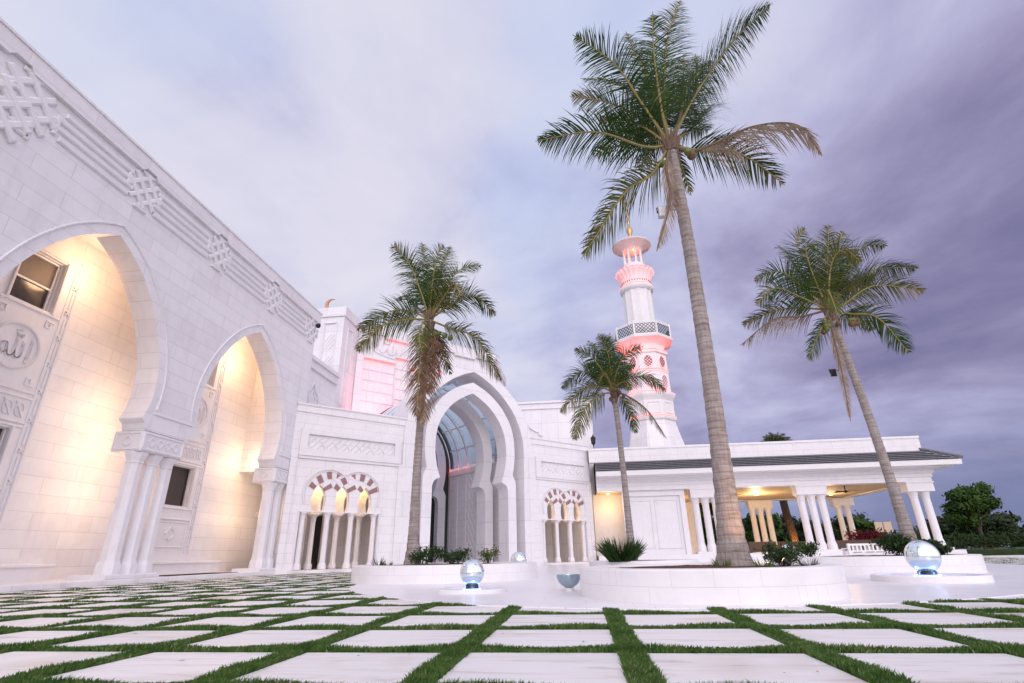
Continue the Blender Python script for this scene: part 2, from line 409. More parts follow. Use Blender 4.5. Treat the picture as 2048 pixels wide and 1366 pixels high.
class MB:
    def __init__(s, frame=WORLD): s.v, s.f, s.F = [], [], frame
    def P(s, pts):
        k = len(s.v); s.v += [s.F(*p) for p in pts]; return k
    def box(s, u0, u1, w0, w1, z0, z1):
        k = s.P([(u0, w0, z0), (u1, w0, z0), (u1, w1, z0), (u0, w1, z0), (u0, w0, z1), (u1, w0, z1), (u1, w1, z1), (u0, w1, z1)])
        s.f += [tuple(k+i for i in q) for q in ((0, 1, 2, 3), (4, 5, 6, 7), (0, 1, 5, 4), (1, 2, 6, 5), (2, 3, 7, 6), (3, 0, 4, 7))]
        return s
    def cbox(s, u0, u1, w0, w1, z0, z1, b=.03):
        """box with chamfered outer face edges (outer = w1)"""
        k = s.P([(u0, w0, z0), (u1, w0, z0), (u1, w0, z1), (u0, w0, z1), (u0, w1-b, z0), (u1, w1-b, z0), (u1, w1-b, z1), (u0, w1-b, z1),
                 (u0+b, w1, z0+b), (u1-b, w1, z0+b), (u1-b, w1, z1-b), (u0+b, w1, z1-b)])
        s.f += [tuple(k+i for i in q) for q in ((0, 1, 2, 3), (8, 9, 10, 11))]
        for a in range(4):
            c = (a+1) % 4
            s.f += [(k+a, k+c, k+4+c, k+4+a), (k+4+a, k+4+c, k+8+c, k+8+a)]
        return s
    def prism(s, loops, w0, w1):
        """extrude a (u,z) polygon with optional holes between w0 and w1"""
        tris = tessellate_polygon([[Vector((p[0], p[1], 0)) for p in lp] for lp in loops])
        flat = [p for lp in loops for p in lp]
        k = s.P([(p[0], w0, p[1]) for p in flat]); n = len(flat)
        s.P([(p[0], w1, p[1]) for p in flat])
        for t in tris:
            s.f += [tuple(k+i for i in t), tuple(k+n+i for i in t)]
        a = 0
        for lp in loops:
            m = len(lp)
            for i in range(m):
                j = (i+1) % m
                s.f.append((k+a+i, k+a+j, k+n+a+j, k+n+a+i))
            a += m
        return s
    def bar(s, p, q, wd, w0, w1, ext=0.0):
        """flat bar on a wall from p to q (u,z), bevelled on its outer face"""
        dx, dz = q[0]-p[0], q[1]-p[1]; L = hypot(dx, dz); dx /= L; dz /= L
        nx, nz = -dz*wd/2, dx*wd/2
        p = (p[0]-dx*ext, p[1]-dz*ext); q = (q[0]+dx*ext, q[1]+dz*ext)
        b = min(wd*.22, abs(w1-w0)*.6)
        i = 1-2*b/wd
        k = s.P([(p[0]+nx, w0, p[1]+nz), (q[0]+nx, w0, q[1]+nz), (q[0]-nx, w0, q[1]-nz), (p[0]-nx, w0, p[1]-nz),
                 (p[0]+nx, w1-b, p[1]+nz), (q[0]+nx, w1-b, q[1]+nz), (q[0]-nx, w1-b, q[1]-nz), (p[0]-nx, w1-b, p[1]-nz),
                 (p[0]+nx*i+dx*b, w1, p[1]+nz*i+dz*b), (q[0]+nx*i-dx*b, w1, q[1]+nz*i-dz*b), (q[0]-nx*i-dx*b, w1, q[1]-nz*i-dz*b), (p[0]-nx*i+dx*b, w1, p[1]-nz*i+dz*b)])
        s.f += [tuple(k+a for a in x) for x in ((0, 1, 2, 3), (8, 9, 10, 11))]
        for a in range(4):
            c = (a+1) % 4
            s.f += [(k+a, k+c, k+4+c, k+4+a), (k+4+a, k+4+c, k+8+c, k+8+a)]
        return s
    def poly_bar(s, pts, wd, w0, w1):
        for a, b in zip(pts, pts[1:]): s.bar(a, b, wd, w0, w1, wd*.35)
        return s
    def lathe(s, u, w, prof, n=16, rot=0.0, sx=1, sy=1):
        k = len(s.v); m = len(prof)
        for r, z in prof:
            s.P([(u+r*cos(rot+2*pi*i/n)*sx, w+r*sin(rot+2*pi*i/n)*sy, z) for i in range(n)])
        for j in range(m-1):
            for i in range(n):
                i2 = (i+1) % n
                s.f.append((k+j*n+i, k+j*n+i2, k+(j+1)*n+i2, k+(j+1)*n+i))
        s.f.append(tuple(k+i for i in range(n))); s.f.append(tuple(k+(m-1)*n+i for i in range(n)))
        return s
    def tube(s, pts, rad, n=8, cap=True):
        pts = [Vector(s.F(*p)) for p in pts]
        if not isinstance(rad, (list, tuple)): rad = [rad]*len(pts)
        k = len(s.v); m = len(pts)
        ref = None
        for i, p in enumerate(pts):
            t = (pts[min(i+1, m-1)]-pts[max(i-1, 0)]).normalized()
            if ref is None:
                ref = t.orthogonal().normalized()
            a = (ref - t*ref.dot(t)).normalized(); ref = a
            b = t.cross(a)
            s.v += [p + (a*cos(2*pi*j/n)+b*sin(2*pi*j/n))*rad[i] for j in range(n)]
        for i in range(m-1):
            for j in range(n):
                j2 = (j+1) % n
                s.f.append((k+i*n+j, k+i*n+j2, k+(i+1)*n+j2, k+(i+1)*n+j))
        if cap:
            s.f.append(tuple(k+j for j in range(n))); s.f.append(tuple(k+(m-1)*n+j for j in range(n)))
        return s
    def quad(s, pts):
        k = s.P(pts); s.f.append(tuple(range(k, k+len(pts)))); return s
    def build(s, name, mat, parent=None, smooth=35, recalc=True, uv=True):
        me = bpy.data.meshes.new(name)
        base = Vector((0, 0, 0))
        q = parent
        while q is not None:
            base += q.location; q = q.parent
        me.from_pydata([tuple(v-base) for v in s.v], [], s.f)
        if recalc:
            bm = bmesh.new(); bm.from_mesh(me)
            bmesh.ops.recalc_face_normals(bm, faces=bm.faces)
            bm.to_mesh(me); bm.free()
        if uv: metric_uv(me, base)
        me.materials.append(MT[mat] if isinstance(mat, str) else mat)
        if smooth:
            me.polygons.foreach_set('use_smooth', [True]*len(me.polygons))
            me.set_sharp_from_angle(angle=RAD(smooth))
        ob = bpy.data.objects.new(name, me)
        COL.objects.link(ob)
        if parent is not None: ob.parent = parent
        return ob

def metric_uv(me, base):
    """UVs in metres: along the face horizontally, and height"""
    lay = me.uv_layers.new(name='UVMap')
    nl = len(me.loops)
    out = np.zeros(nl*2)
    vs = [v.co + base for v in me.vertices]
    for p in me.polygons:
        n = p.normal
        if abs(n.z) > .75:
            for li in p.loop_indices:
                c = vs[me.loops[li].vertex_index]; out[2*li] = c.x; out[2*li+1] = c.y
        else:
            h = hypot(n.x, n.y); tx, ty = -n.y/h, n.x/h
            for li in p.loop_indices:
                c = vs[me.loops[li].vertex_index]; out[2*li] = c.x*tx+c.y*ty; out[2*li+1] = c.z
    lay.data.foreach_set('uv', out)

def thing(name, label, cat, loc, group=None):
    o = bpy.data.objects.new(name, None)
    o.empty_display_size = .2
    o.location = loc; COL.objects.link(o)
    o['label'] = label; o['category'] = cat
    if group: o['group'] = group
    return o

def tag(o, label, cat, group=None):
    o['label'] = label; o['category'] = cat
    if group: o['group'] = group
    return o

def structure(o): o['kind'] = 'structure'; return o
def stuff(o, label=None, cat=None):
    o['kind'] = 'stuff'
    if label: o['label'] = label; o['category'] = cat
    return o

def lamp(name, kind, loc, energy, color, parent=None, size=.1, target=None, spot=1.2, blend=.6):
    d = bpy.data.lights.new(name, kind)
    d.energy = energy; d.color = color
    if kind == 'SPOT': d.spot_size = spot; d.spot_blend = blend; d.shadow_soft_size = size
    elif kind == 'POINT': d.shadow_soft_size = size
    o = bpy.data.objects.new(name, d); COL.objects.link(o)
    base = Vector((0, 0, 0)); q = parent
    while q is not None: base += q.location; q = q.parent
    o.location = Vector(loc)-base
    if parent is not None: o.parent = parent
    if target is not None:
        o.rotation_euler = (Vector(loc)-Vector(target)).to_track_quat('Z', 'Y').to_euler()
    return o

def interp(pts, n):
    """Catmull-Rom through 2D/3D points, n samples per span"""
    P = [Vector(p) for p in pts]
    out = []
    for i in range(len(P)-1):
        p0 = P[i-1] if i else P[0]*2-P[1]
        p3 = P[i+2] if i+2 < len(P) else P[-1]*2-P[-2]
        p1, p2 = P[i], P[i+1]
        for k in range(n):
            t = k/n
            out.append(.5*((2*p1)+(-p0+p2)*t+(2*p0-5*p1+4*p2-p3)*t*t+(-p0+3*p1-3*p2+p3)*t**3))
    out.append(P[-1])
    return out

def arch_profile(half, c, n=5):
    """half profile [(halfwidth,z)] from spring to apex -> full polyline left foot .. apex .. right foot"""
    sm = [(p.x, p.y) for p in interp(half, n)]
    left = [(c-a, z) for a, z in sm]
    right = [(c+a, z) for a, z in reversed(sm[:-1])]
    return left+right

# ------------------------------------------------------------------ shared building bits
def octo_column(frame, u, w, z0, z1, r, parent, mat='stucco', base_h=.42, base_r=1.35, cap_h=.36, cap_r=1.45, n=8, name='column'):
    sh = MB(frame).lathe(u, w, [(r*1.02, z0+base_h), (r*.93, z1-cap_h)], n, pi/8)
    o = sh.build(name, mat, parent)
    b = MB(frame).lathe(u, w, [(r*base_r, z0), (r*base_r, z0+base_h*.62), (r*base_r*.93, z0+base_h*.72), (r*1.12, z0+base_h*.86), (r*1.1, z0+base_h)], n, pi/8)
    b.build('base', mat, o)
    zc = z1-cap_h
    c = MB(frame).lathe(u, w, [(r*.93, zc), (r*1.06, zc+.015), (r*1.06, zc+.05), (r*.97, zc+.06), (r*1.03, zc+cap_h*.35), (r*1.2, zc+cap_h*.62), (r*cap_r, zc+cap_h*.86), (r*cap_r, z1)], n, pi/8)
    c.build('capital', mat, o)
    return o

def star8(mb, u, z, R, wd, w0, w1):
    """eight pointed star outline in relief"""
    for rot in (0, pi/4):
        pts = [(u+R*cos(rot+pi/4+k*pi/2), z+R*sin(rot+pi/4+k*pi/2)) for k in range(5)]
        mb.poly_bar(pts, wd, w0, w1 + (.006 if rot else 0))

def weave(mb, u0, u1, z0, z1, step, wd, w0, w1, slope=1.0):
    """slanting interlace relief: strokes in two directions clipped to the field"""
    h = z1-z0; run = h/slope
    u = u0-run; k = 0
    while u < u1:
        a, b = (u, z0), (u+run, z1)
        ta = max(0, (u0-u)/run); tb = min(1, (u1-u)/run)
        if tb-ta > .25:
            mb.bar((u+run*ta, z0+h*ta), (u+run*tb, z0+h*tb), wd, w0, w1)
        if k % 2 == 0:
            v = u+run*.5
            t0, t1 = .12, .58
            p, q = (v+run*(1-t0), z0+h*t0), (v+run*(1-t1), z0+h*t1)
            if u0 < min(p[0], q[0]) and max(p[0], q[0]) < u1: mb.bar(p, q, wd, w0, w1+.004)
        u += step; k += 1

def scribble(mb, u0, z0, sx, sz, strokes, wd, w0, w1):
    for st in strokes:
        pts = [(p.x, p.y) for p in interp([(u0+a*sx, z0+b*sz) for a, b in st], 5)]
        mb.poly_bar(pts, wd, w0, w1)

def offset_poly(pts, d):
    out = []
    n = len(pts)
    for i in range(n):
        a = Vector(pts[max(i-1, 0)]); b = Vector(pts[min(i+1, n-1)])
        t = (b-a); t = t/t.length if t.length else Vector((1, 0))
        out.append((pts[i][0]-t.y*d, pts[i][1]+t.x*d))
    return out

def spans_profile(spans, c, n=5):
    half = []
    for s in spans:
        q = [(p.x, p.y) for p in interp(s, n)]
        half += q if not half else q[1:]
    return [(c-a, z) for a, z in half] + [(c+a, z) for a, z in reversed(half[:-1])]

# ------------------------------------------------------------------ left wing with the two great arches
def build_wing():
    R = thing('mosque_wing', 'tall white marble wing with two great horseshoe arches under a carved knot frieze', 'building', (-14, 16, 0))
    half = [(2.62, 5.0), (2.78, 5.45), (2.84, 6.0), (2.79, 6.65), (2.6, 7.35), (2.28, 8.05), (1.86, 8.72), (1.28, 9.4), (.66, 9.9), (0, 10.28)]
    a1 = arch_profile(half, 12.46); a2 = arch_profile(half, 20.36)
    out = [(-4, .15), (-4, 13.3), (25.15, 13.3), (25.15, 4.63), (23.2, 4.63), (23.12, 4.85), (22.98, 4.95)]
    out += list(reversed(a2)) + [(17.72, 4.95), (17.55, 4.85), (17.2, 4.63), (15.3, 4.63), (15.25, 4.85), (15.1, 4.95)] + list(reversed(a1)) + [(9.8, 4.9), (9.6, 4.63), (9.6, .15)]
    MB(WING).prism([out], -.85, 0).build('facade', 'wall', R)
    m = MB(WING)
    for a in (a1, a2):
        m_pts = offset_poly(a, .34)
        m_pts = [p for p in m_pts if p[1] > 5.3]
        m.poly_bar(m_pts, .07, -.02, .045)
    for u0, u1 in ((15.5, 17.35), (23.35, 25.0)):
        m.bar((u0, 5.22), (u1, 5.22), .07, -.02, .045)
    m.build('arch_moulding', 'plain', R)
    # coping with small gable steps over each knot
    cp = MB(WING)
    low = [(-4, 12.86)]
    knots = (0.4, 8.3, 12.78, 16.72, 20.75, 24.6)
    for k in knots[:-1]:
        low += [(k-.34, 12.86), (k-.2, 13.02), (k+.2, 13.02), (k+.34, 12.86)]
    low += [(25.3, 12.86), (25.3, 13.42), (-4, 13.42)]
    cp.prism([low], -.95, .13)
    cp.box(-4, 25.34, -.99, .17, 13.42, 13.5)
    cp.build('coping', 'wall', R)
    fr = MB(WING)
    for (a, b) in zip(knots[:-1], knots[1:]):
        for i, z in enumerate((12.56, 12.29, 12.02, 11.72)):
            pa = 1.35 if a == 8.3 else .42
            fr.bar((a+pa+(.12 if i in (0, 3) else 0), z), (b-.42-(.12 if i in (0, 3) else 0) - (.9 if b == 8.3 else 0), z), .185, -.02, .075)
    fr.build('frieze', 'plain', R)
    def knot(k, s=1.0, zc=12.24, dw=0.0):
        kn = MB(WING)
        for i in (-1, 0, 1):
            o = i*.30*s; L = (.62 if i else .78)*s
            kn.bar((k-L*.72+o, zc-L*.72-o), (k+L*.72+o, zc+L*.72-o), .18*s, -.02, .085+dw)
            kn.bar((k-L*.72-o, zc+L*.72-o), (k+L*.72-o, zc-L*.72-o), .18*s, -.02, .10+dw)
        # closing loops
        for sx in (-1, 1):
            kn.bar((k+sx*.76*s, zc+.28*s), (k+sx*.76*s, zc-.28*s), .12*s, -.02, .08)
        kn.bar((k-.3*s, zc-.80*s), (k+.3*s, zc-.80*s), .12*s, -.02, .08)
        kn.bar((k-.3*s, zc+.74*s), (k+.3*s, zc+.74*s), .12*s, -.02, .08)
        kn.build('carved_knot', 'plain', R)
    for k in knots[2:]: knot(k, .88)
    for dz, du, dw in ((12.05, 8.75, .0), (11.35, 8.2, .033)): knot(du, 1.15, dz, dw)
    # piers: block with stars, columns, plinth
    for c, us in ((16.24, (15.6, 16.24, 16.88)), (24.16, (23.52, 24.16, 24.8))):
        b = MB(WING); b.cbox(c-.94, c+.94, -1.05, .0, 3.96, 4.62, .03)
        b.bar((c-.86, 4.55), (c+.86, 4.55), .07, -.02, .03); b.bar((c-.86, 4.03), (c+.86, 4.03), .07, -.02, .03)
        b.bar((c-.88, 4.04), (c-.88, 4.54), .07, -.02, .028); b.bar((c+.88, 4.04), (c+.88, 4.54), .07, -.02, .028)
        for q in (-.54, -.18, .18, .54): star8(b, c+q, 4.29, .15, .025, -.01, .018)
        blk = b.build('pier_block', 'plain', R)
        sd = MB(Frame((-14, c-.94, 0), (-1, 0, 0), (0, -1, 0)))
        sd.bar((.08, 4.03), (.97, 4.03), .06, -.02, .03); sd.bar((.08, 4.55), (.97, 4.55), .06, -.02, .03)
        sd.bar((.08, 4.03), (.08, 4.55), .06, -.02, .027); sd.bar((.97, 4.03), (.97, 4.55), .06, -.02, .027)
        star8(sd, .52, 4.29, .18, .03, -.01, .02)
        sd.build('star_panel', 'plain', blk)
        for u in us:
            octo_column(WING, u, -.36, .28, 3.95, .265, R, 'plain', .40, 1.28, .36, 1.32)
        MB(WING).cbox(c-1.12, c+1.05, -1.2, .06, .15, .28, .02).build('plinth', 'plain', R)
    # porch back wall, with two bays of windows
    WB = -2.5
    holes = []
    for c in (12.46, 20.36):
        for z0, z1 in ((2.74, 4.28), (8.05, 9.74)):
            holes.append([(c-.63, z0), (c+.63, z0), (c+.63, z1), (c-.63, z1)])
    MB(WING).prism([[(6.5, .15), (27.2, .15), (27.2, 11.0), (6.5, 11.0)]] + holes, WB-.3, WB).build('porch_wall', 'wall', R)
    for c in (12.46, 20.36):
        b = MB(WING)
        top = [(c+a, z) for a, z in ((1.36, 9.95), (1.36, 10.2), (1.12, 10.28), (.98, 10.62), (.62, 10.7), (.45, 10.9), (-.45, 10.9), (-.62, 10.7), (-.98, 10.62), (-1.12, 10.28), (-1.36, 10.2), (-1.36, 9.95))]
        outer = [(c-1.36, .75), (c+1.36, .75)] + top
        b.prism([outer] + [[(c-.66, z0-.03), (c+.66, z0-.03), (c+.66, z1+.03), (c-.66, z1+.03)] for z0, z1 in ((2.74, 4.28), (8.05, 9.74))], WB-.01, WB+.12)
        bay = b.build('window_bay', 'plain', R)
        t = MB(WING); W0, W1 = WB+.11, WB+.17
        for sx in (-1, 1):
            t.bar((c+sx*1.27, .9), (c+sx*1.27, 9.95), .09, W0, W1)
            t.bar((c+sx*1.02, .9), (c+sx*1.02, 9.95), .05, W0, W1-.02)
            for z in np.arange(1.2, 9.6, .9):
                t.bar((c+sx*1.145, z), (c+sx*1.145, z+.55), .06, W0, W1-.01)
                t.bar((c+sx*1.145-.06, z+.66), (c+sx*1.145+.06, z+.80), .035, W0, W1)
                t.bar((c+sx*1.145+.06, z+.66), (c+sx*1.145-.06, z+.80), .035, W0, W1+.004)
            for z0, z1 in ((2.74, 4.28), (8.05, 9.74)):
                t.bar((c+sx*.72, z0-.1), (c+sx*.72, z1+.1), .09, W0, W1+.01)
        for z in (2.62, 4.40, 4.52, 5.25, 5.42, 7.92, 9.86, 2.2): t.bar((c-.98, z), (c+.98, z), .07, W0, W1)
        # floral band, star panel
        for i in range(5):
            q = c-.72+i*.36
            t.poly_bar([(q+.13*cos(a), 4.88+.2*sin(a)) for a in np.arange(0, 5.3, .5)], .035, W0, W1-.01)
            t.bar((q-.16, 5.12), (q+.12, 4.66), .03, W0, W1-.005)
        star8(t, c, 1.66, .27, .06, W0, W1)
        t.poly_bar([(c-.85, 1.15), (c-.85, 2.08), (c+.85, 2.08), (c+.85, 1.15), (c-.85, 1.15)], .05, W0, W1-.02)
        for z in (5.62, 7.72):
            for sx in (-1, 1):
                t.poly_bar([(c+sx*.86, z), (c+sx*.62, z), (c+sx*.62, z+(.2 if z < 6 else -.2)), (c+sx*.76, z+(.2 if z < 6 else -.2)), (c+sx*.76, z+(.08 if z < 6 else -.08))], .045, W0, W1-.01)
        t.build('relief_trim', 'plain', bay)
        # medallion with the word in relief (alif, two lams joined to a closing ha, mark above)
        md = MB(WING)
        md.poly_bar([(c+.68*cos(a), 6.66+.68*sin(a)) for a in np.linspace(0, 2*pi, 37)], .075, W0, W1+.01)
        def word(pts, wd): md.poly_bar([(p.x, p.y) for p in interp([(c+a, 6.6+b) for a, b in pts], 6)], wd, W0, W1)
        word([(.44, .36), (.43, 0), (.40, -.34)], .085)
        word([(.20, .22), (.21, -.1), (.16, -.27), (.04, -.28), (.0, -.1)], .075)
        word([(.0, .30), (.0, -.1), (-.05, -.27), (-.17, -.28), (-.22, -.12)], .075)
        word([(-.22, -.12), (-.26, .05), (-.40, .02), (-.42, -.16), (-.30, -.26), (-.2, -.18)], .065)
        word([(.14, .44), (.10, .34), (.05, .42), (.01, .34), (-.06, .44)], .04)
        word([(-.10, .52), (.08, .58)], .035)
        md.build('medallion', 'plain', bay)
        for z0, z1 in ((2.74, 4.28), (8.05, 9.74)):
            f = MB(WING)
            f.prism([[(c-.625, z0+.004), (c+.625, z0+.004), (c+.625, z1-.004), (c-.625, z1-.004)], [(c-.57, z0+.06), (c+.57, z0+.06), (c+.57, z1-.06), (c-.57, z1-.06)]], WB-.16, WB-.08)
            zm = z0+(z1-z0)*.45
            if z0 > 5: f.box(c-.57, c+.57, WB-.16, WB-.08, zm-.03, zm+.03)
            wf = f.build('window', 'bronze' if z0 < 5 else 'white_paint', R)
            if z0 > 5:
                MB(WING).box(c-.57, c+.57, WB-.14, WB-.13, z0+.06, zm-.03).build('pane', 'glassdark', wf)
                MB(WING).box(c-.57, c+.57, WB-.14, WB-.13, zm+.03, z1-.06).build('blind', 'blind', wf)
            else:
                MB(WING).box(c-.57, c+.57, WB-.15, WB-.14, z0+.06, z1-.06).build('pane', 'blind', wf)
                la = MB(WING)
                a = -1.6
                while a < 1.2:
                    for s in (1, -1):
                        x0, x1 = a, a+1.42
                        zz0, zz1 = (z0+.06, z1-.06) if s == 1 else (z1-.06, z0+.06)
                        ta = max(0, (-.57-x0)/1.42); tb = min(1, (.57-x0)/1.42)
                        if tb > ta+.02:
                            la.bar((c+x0+1.42*ta, zz0+(zz1-zz0)*ta), (c+x0+1.42*tb, zz0+(zz1-zz0)*tb), .014, WB-.138, WB-.128+.001*s)
                    a += .085
                la.build('lattice', 'bronze', wf)
        # stone bench below the bay
        bn = MB(WING); bn.box(c-1.7, c+2.9, WB, WB+.5, .15, .52); bn.cbox(c-1.75, c+2.95, WB, WB+.56, .52, .62, .02); bn.box(c-1.7, c+2.9, WB, WB+.13, .62, .78)
        bn.build('bench', 'plain', R)
    # ceiling and end walls of the porch
    MB(WING).box(6.5, 27.2, WB-.3, -.85, 11.0, 11.2).build('porch_ceiling', 'stucco', R)
    e = MB(WING); e.box(24.25, 24.55, WB, -.85, 4.63, 11.0); e.build('end_wall', 'wall_small', R)
    MB(WING).box(6.2, 6.5, WB-.3, -.85, .15, 11.2).build('end_wall', 'wall_small', R)
    MB(WING).box(26.9, 27.2, WB, -.2, .15, 4.6).build('end_wall', 'wall_small', R)
    MB(WING).box(24.56, 27.2, WB, -1.1, 4.63, 4.8).build('porch_ceiling', 'stucco', R)
    # platform and the body behind
    p = MB(WING); p.cbox(-4, 24.6, -2.8, .2, -.02, .15, .015); p.build('platform', 'wall_small', R)
    MB(WING).box(-4, 25.1, -26, WB-.35, .0, 13.2).build('rear_block', 'wall', R)
    # low wing that runs on behind the corner
    lw = MB(WING); lw.box(25.16, 28.95, -26, -.3, 4.9, 10.4); lw.build('lower_wall', 'wall', R)
    c2 = MB(WING); c2.box(25.3, 28.9, -1.3, -.16, 10.38, 10.5); c2.box(25.3, 28.9, -1.3, -.22, 10.5, 10.85); c2.box(25.3, 28.92, -1.3, -.1, 10.85, 11.07)
    c2.build('cornice', 'plain', R)
    st = MB(WING)
    nic = [(25.5, 8.2), (25.5, 8.75), (25.62, 8.9), (25.62, 9.05), (25.95, 9.3), (26.2, 9.75), (26.45, 9.3), (26.78, 9.05), (26.78, 8.9), (26.9, 8.75), (26.9, 8.2)]
    st.poly_bar(nic, .10, -.32, -.2)
    st.poly_bar([(25.85, 8.2), (25.85, 8.8), (26.2, 9.25), (26.55, 8.8), (26.55, 8.2)], .07, -.32, -.23)
    st.build('niche_relief', 'plain', R)
    # lamps on the backs of the piers, several added to even out the glow
    for u, e, z in ((15.9, 36, 5.7), (16.2, 38, 4.2), (16.2, 33, 2.5), (23.9, 55, 4.95), (24.2, 36, 2.6)):
        w = -1.02
        fx = MB(WING); fx.box(u-.14, u+.14, w-.12, w+.16, z-.1, z+.1)
        f = fx.build('wall_lamp', 'grey_metal', R)
        MB(WING).box(u-.11, u+.11, w-.14, w-.121, z-.08, z+.08).build('lamp_lens', 'warm_lamp', f)
        lamp('porch_light', 'POINT', WING(u, w-.26, z), e, (1.0, .68, .40), R, .45)
    for u, e in ((13.6, 78), (21.8, 92)):  # unseen ceiling lamps added as warm fill for the porch
        fx = MB(WING); fx.lathe(u, -1.5, [(.17, 10.86), (.17, 10.99)], 16); f = fx.build('ceiling_lamp', 'grey_metal', R)
        MB(WING).lathe(u, -1.5, [(.13, 10.845), (.13, 10.855)], 16).build('lamp_lens', 'warm_lamp', f)
        lamp('porch_light', 'POINT', WING(u, -1.4, 9.6), e, (1.0, .60, .32), R, .35)
    return R
build_wing()

# ------------------------------------------------------------------ hall behind (tower block, screen wall lit pink)
def plan_prism(mb, pts, z0, z1):
    tris = tessellate_polygon([[Vector((p[0], p[1], 0)) for p in pts]])
    k = mb.P([(p[0], p[1], z0) for p in pts]); n = len(pts)
    mb.P([(p[0], p[1], z1) for p in pts])
    for t in tris: mb.f += [tuple(k+i for i in t), tuple(k+n+i for i in t)]
    for i in range(n): j = (i+1) % n; mb.f.append((k+i, k+j, k+n+j, k+n+i))
    return mb

HK = 1.126                      # the hall is laid out on a module of 1.126 m
HZ = -.078
HALL = Frame((-16.21, 35.47, HZ), (_q, _q, 0), (_q, -_q, 0), HK)
HW = Frame((0, 0, HZ), (1, 0, 0), (0, 1, 0), HK)
def build_hall():
    R = thing('prayer_hall', 'high white hall with pink lit screen wall and a crescent on its tower', 'building', (-16, 38, 0))
    e = (-14.4+11.6*_q, 31.5+11.6*_q)
    pts = [(-17.6, 29.2), (-14.4, 29.2), (-14.4, 31.5), e, (e[0], 46), (-17.6, 46)]
    plan_prism(MB(HW), pts, 0, 15.2).build('body', 'panel', R)
    o = [(-17.7, 29.1), (-14.3, 29.1), (-14.3, 31.45), (e[0]+.1, e[1]-.1), (e[0]+.1, 46), (-17.7, 46)]
    plan_prism(MB(HW), o, 15.2, 15.85).build('parapet', 'panel', R)
    FT = Frame((-17.6*HK, 29.2*HK, HZ), (1, 0, 0), (0, -1, 0), HK)
    t = MB(FT)
    t.poly_bar([(1.9, 9.5), (1.9, 14.75), (2.75, 14.75), (2.75, 9.5)], .09, -.02, .09)
    for z in (9.8, 11.2, 12.75): weave(t, 1.98, 2.67, z, z+1.25, .24, .05, -.02, .03, 1.3)
    t.build('relief_panel', 'plain', R)
    SD = Frame((-14.4*HK, 29.2*HK, HZ), (0, 1, 0), (1, 0, 0), HK)
    t = MB(SD)
    t.poly_bar([(.65, 9.5), (.65, 14.6), (1.35, 14.6), (1.35, 9.5)], .08, -.02, .07)
    for z in (9.7, 11.3, 12.9): weave(t, .72, 1.28, z, z+1.4, .22, .05, -.02, .03, 1.5)
    t.build('relief_panel', 'plain', R)
    MB(HALL).box(.02, .5, -.02, .16, 0.1, 15.19).build('pilaster', 'panel', R)
    for (u0, u1, zt) in ((.52, 2.82, 13.25), (2.9, 3.85, 13.72), (3.92, 5.2, 13.15), (5.3, 7.4, 13.3)):
        sc = MB(HALL).box(u0, u1, -.02, .02, 8.4, zt).build('lattice_screen', 'stucco', R)
        g = MB(HALL)
        z = zt-.74
        while z > 8.4:
            g.box(u0, u1, .02, .085, z-.03, z+.03); z -= .74
        k = max(2, round((u1-u0)/.42))
        for i in range(1, k):
            a = u0+(u1-u0)*i/k
            g.box(a-.018, a+.018, .02, .055, 8.4, zt)
        g.build('lattice', 'stucco', sc)
        MB(HALL).cbox(u0-.03, u1+.02, -.02, .2, zt, zt+.16, .03).build('ledge', 'plain', sc)
        MB(HALL).tube([(u0+.05, .2, zt-.03), (u1-.05, .2, zt-.03)], .018, 6).build('led_strip', 'red_led', sc)
    for a, b in ((2.84, 2.89), (3.86, 3.91), (5.21, 5.29)): MB(HALL).box(a, b, -.02, .12, 8.4, 13.1).build('pilaster', 'plain', R)
    MB(HALL).cbox(2.0, 3.75, -.02, .18, 15.0, 15.17, .03).build('ledge', 'plain', R)
    MB(HALL).cbox(7.7, 9.6, -.02, .2, 15.0, 15.17, .03).build('ledge', 'plain', R)
    MB(HALL).tube([(2.05, .19, 14.97), (3.7, .19, 14.97)], .018, 6).build('led_strip', 'red_led', R)
    sc = MB(HALL)
    scribble(sc, .95, 13.75, 2.7, 1.1, [[(1.0, .75), (.97, .4), (.93, .15)], [(.88, .8), (.86, .3), (.78, .18), (.72, .4), (.70, .62)], [(.7, .35), (.62, .15), (.5, .2), (.46, .5), (.40, .3), (.32, .15), (.25, .3)],
             [(.62, .75), (.60, .35)], [(.95, .02), (.7, -.1), (.4, -.02), (.15, .12), (.05, .4)], [(.2, .55), (.1, .45), (.05, .6), (.12, .72), (.2, .6)], [(.5, .85), (.42, .8), (.36, .88)]], .07, -.02, .06)
    scribble(sc, 7.9, 13.75, 2.5, 1.0, [[(1.0, .8), (.95, .2), (.8, .1), (.75, .5)], [(.7, .8), (.66, .2), (.5, .1), (.4, .4), (.3, .1), (.1, .2), (.05, .5)], [(.9, 0), (.5, -.12), (.15, .05)]], .07, -.02, .06)
    sc.build('script_relief', 'plain', R)
    c = MB(Frame((-15.97*HK, 30.2*HK, HZ), (1, 0, 0), (0, -1, 0), HK))
    A = np.linspace(RAD(70), RAD(292), 26)
    outer = [(.42*cos(a), 16.62+.44*sin(a)) for a in A]
    inner = [(.13+.335*cos(a), 16.67+.345*sin(a)) for a in np.linspace(RAD(292), RAD(68), 22)]
    c.prism([outer+inner], -.05, .05); c.lathe(-.02, 0, [(.1, 15.85), (.07, 15.95), (.045, 16.22)], 10)
    c.build('crescent', 'copper', R)
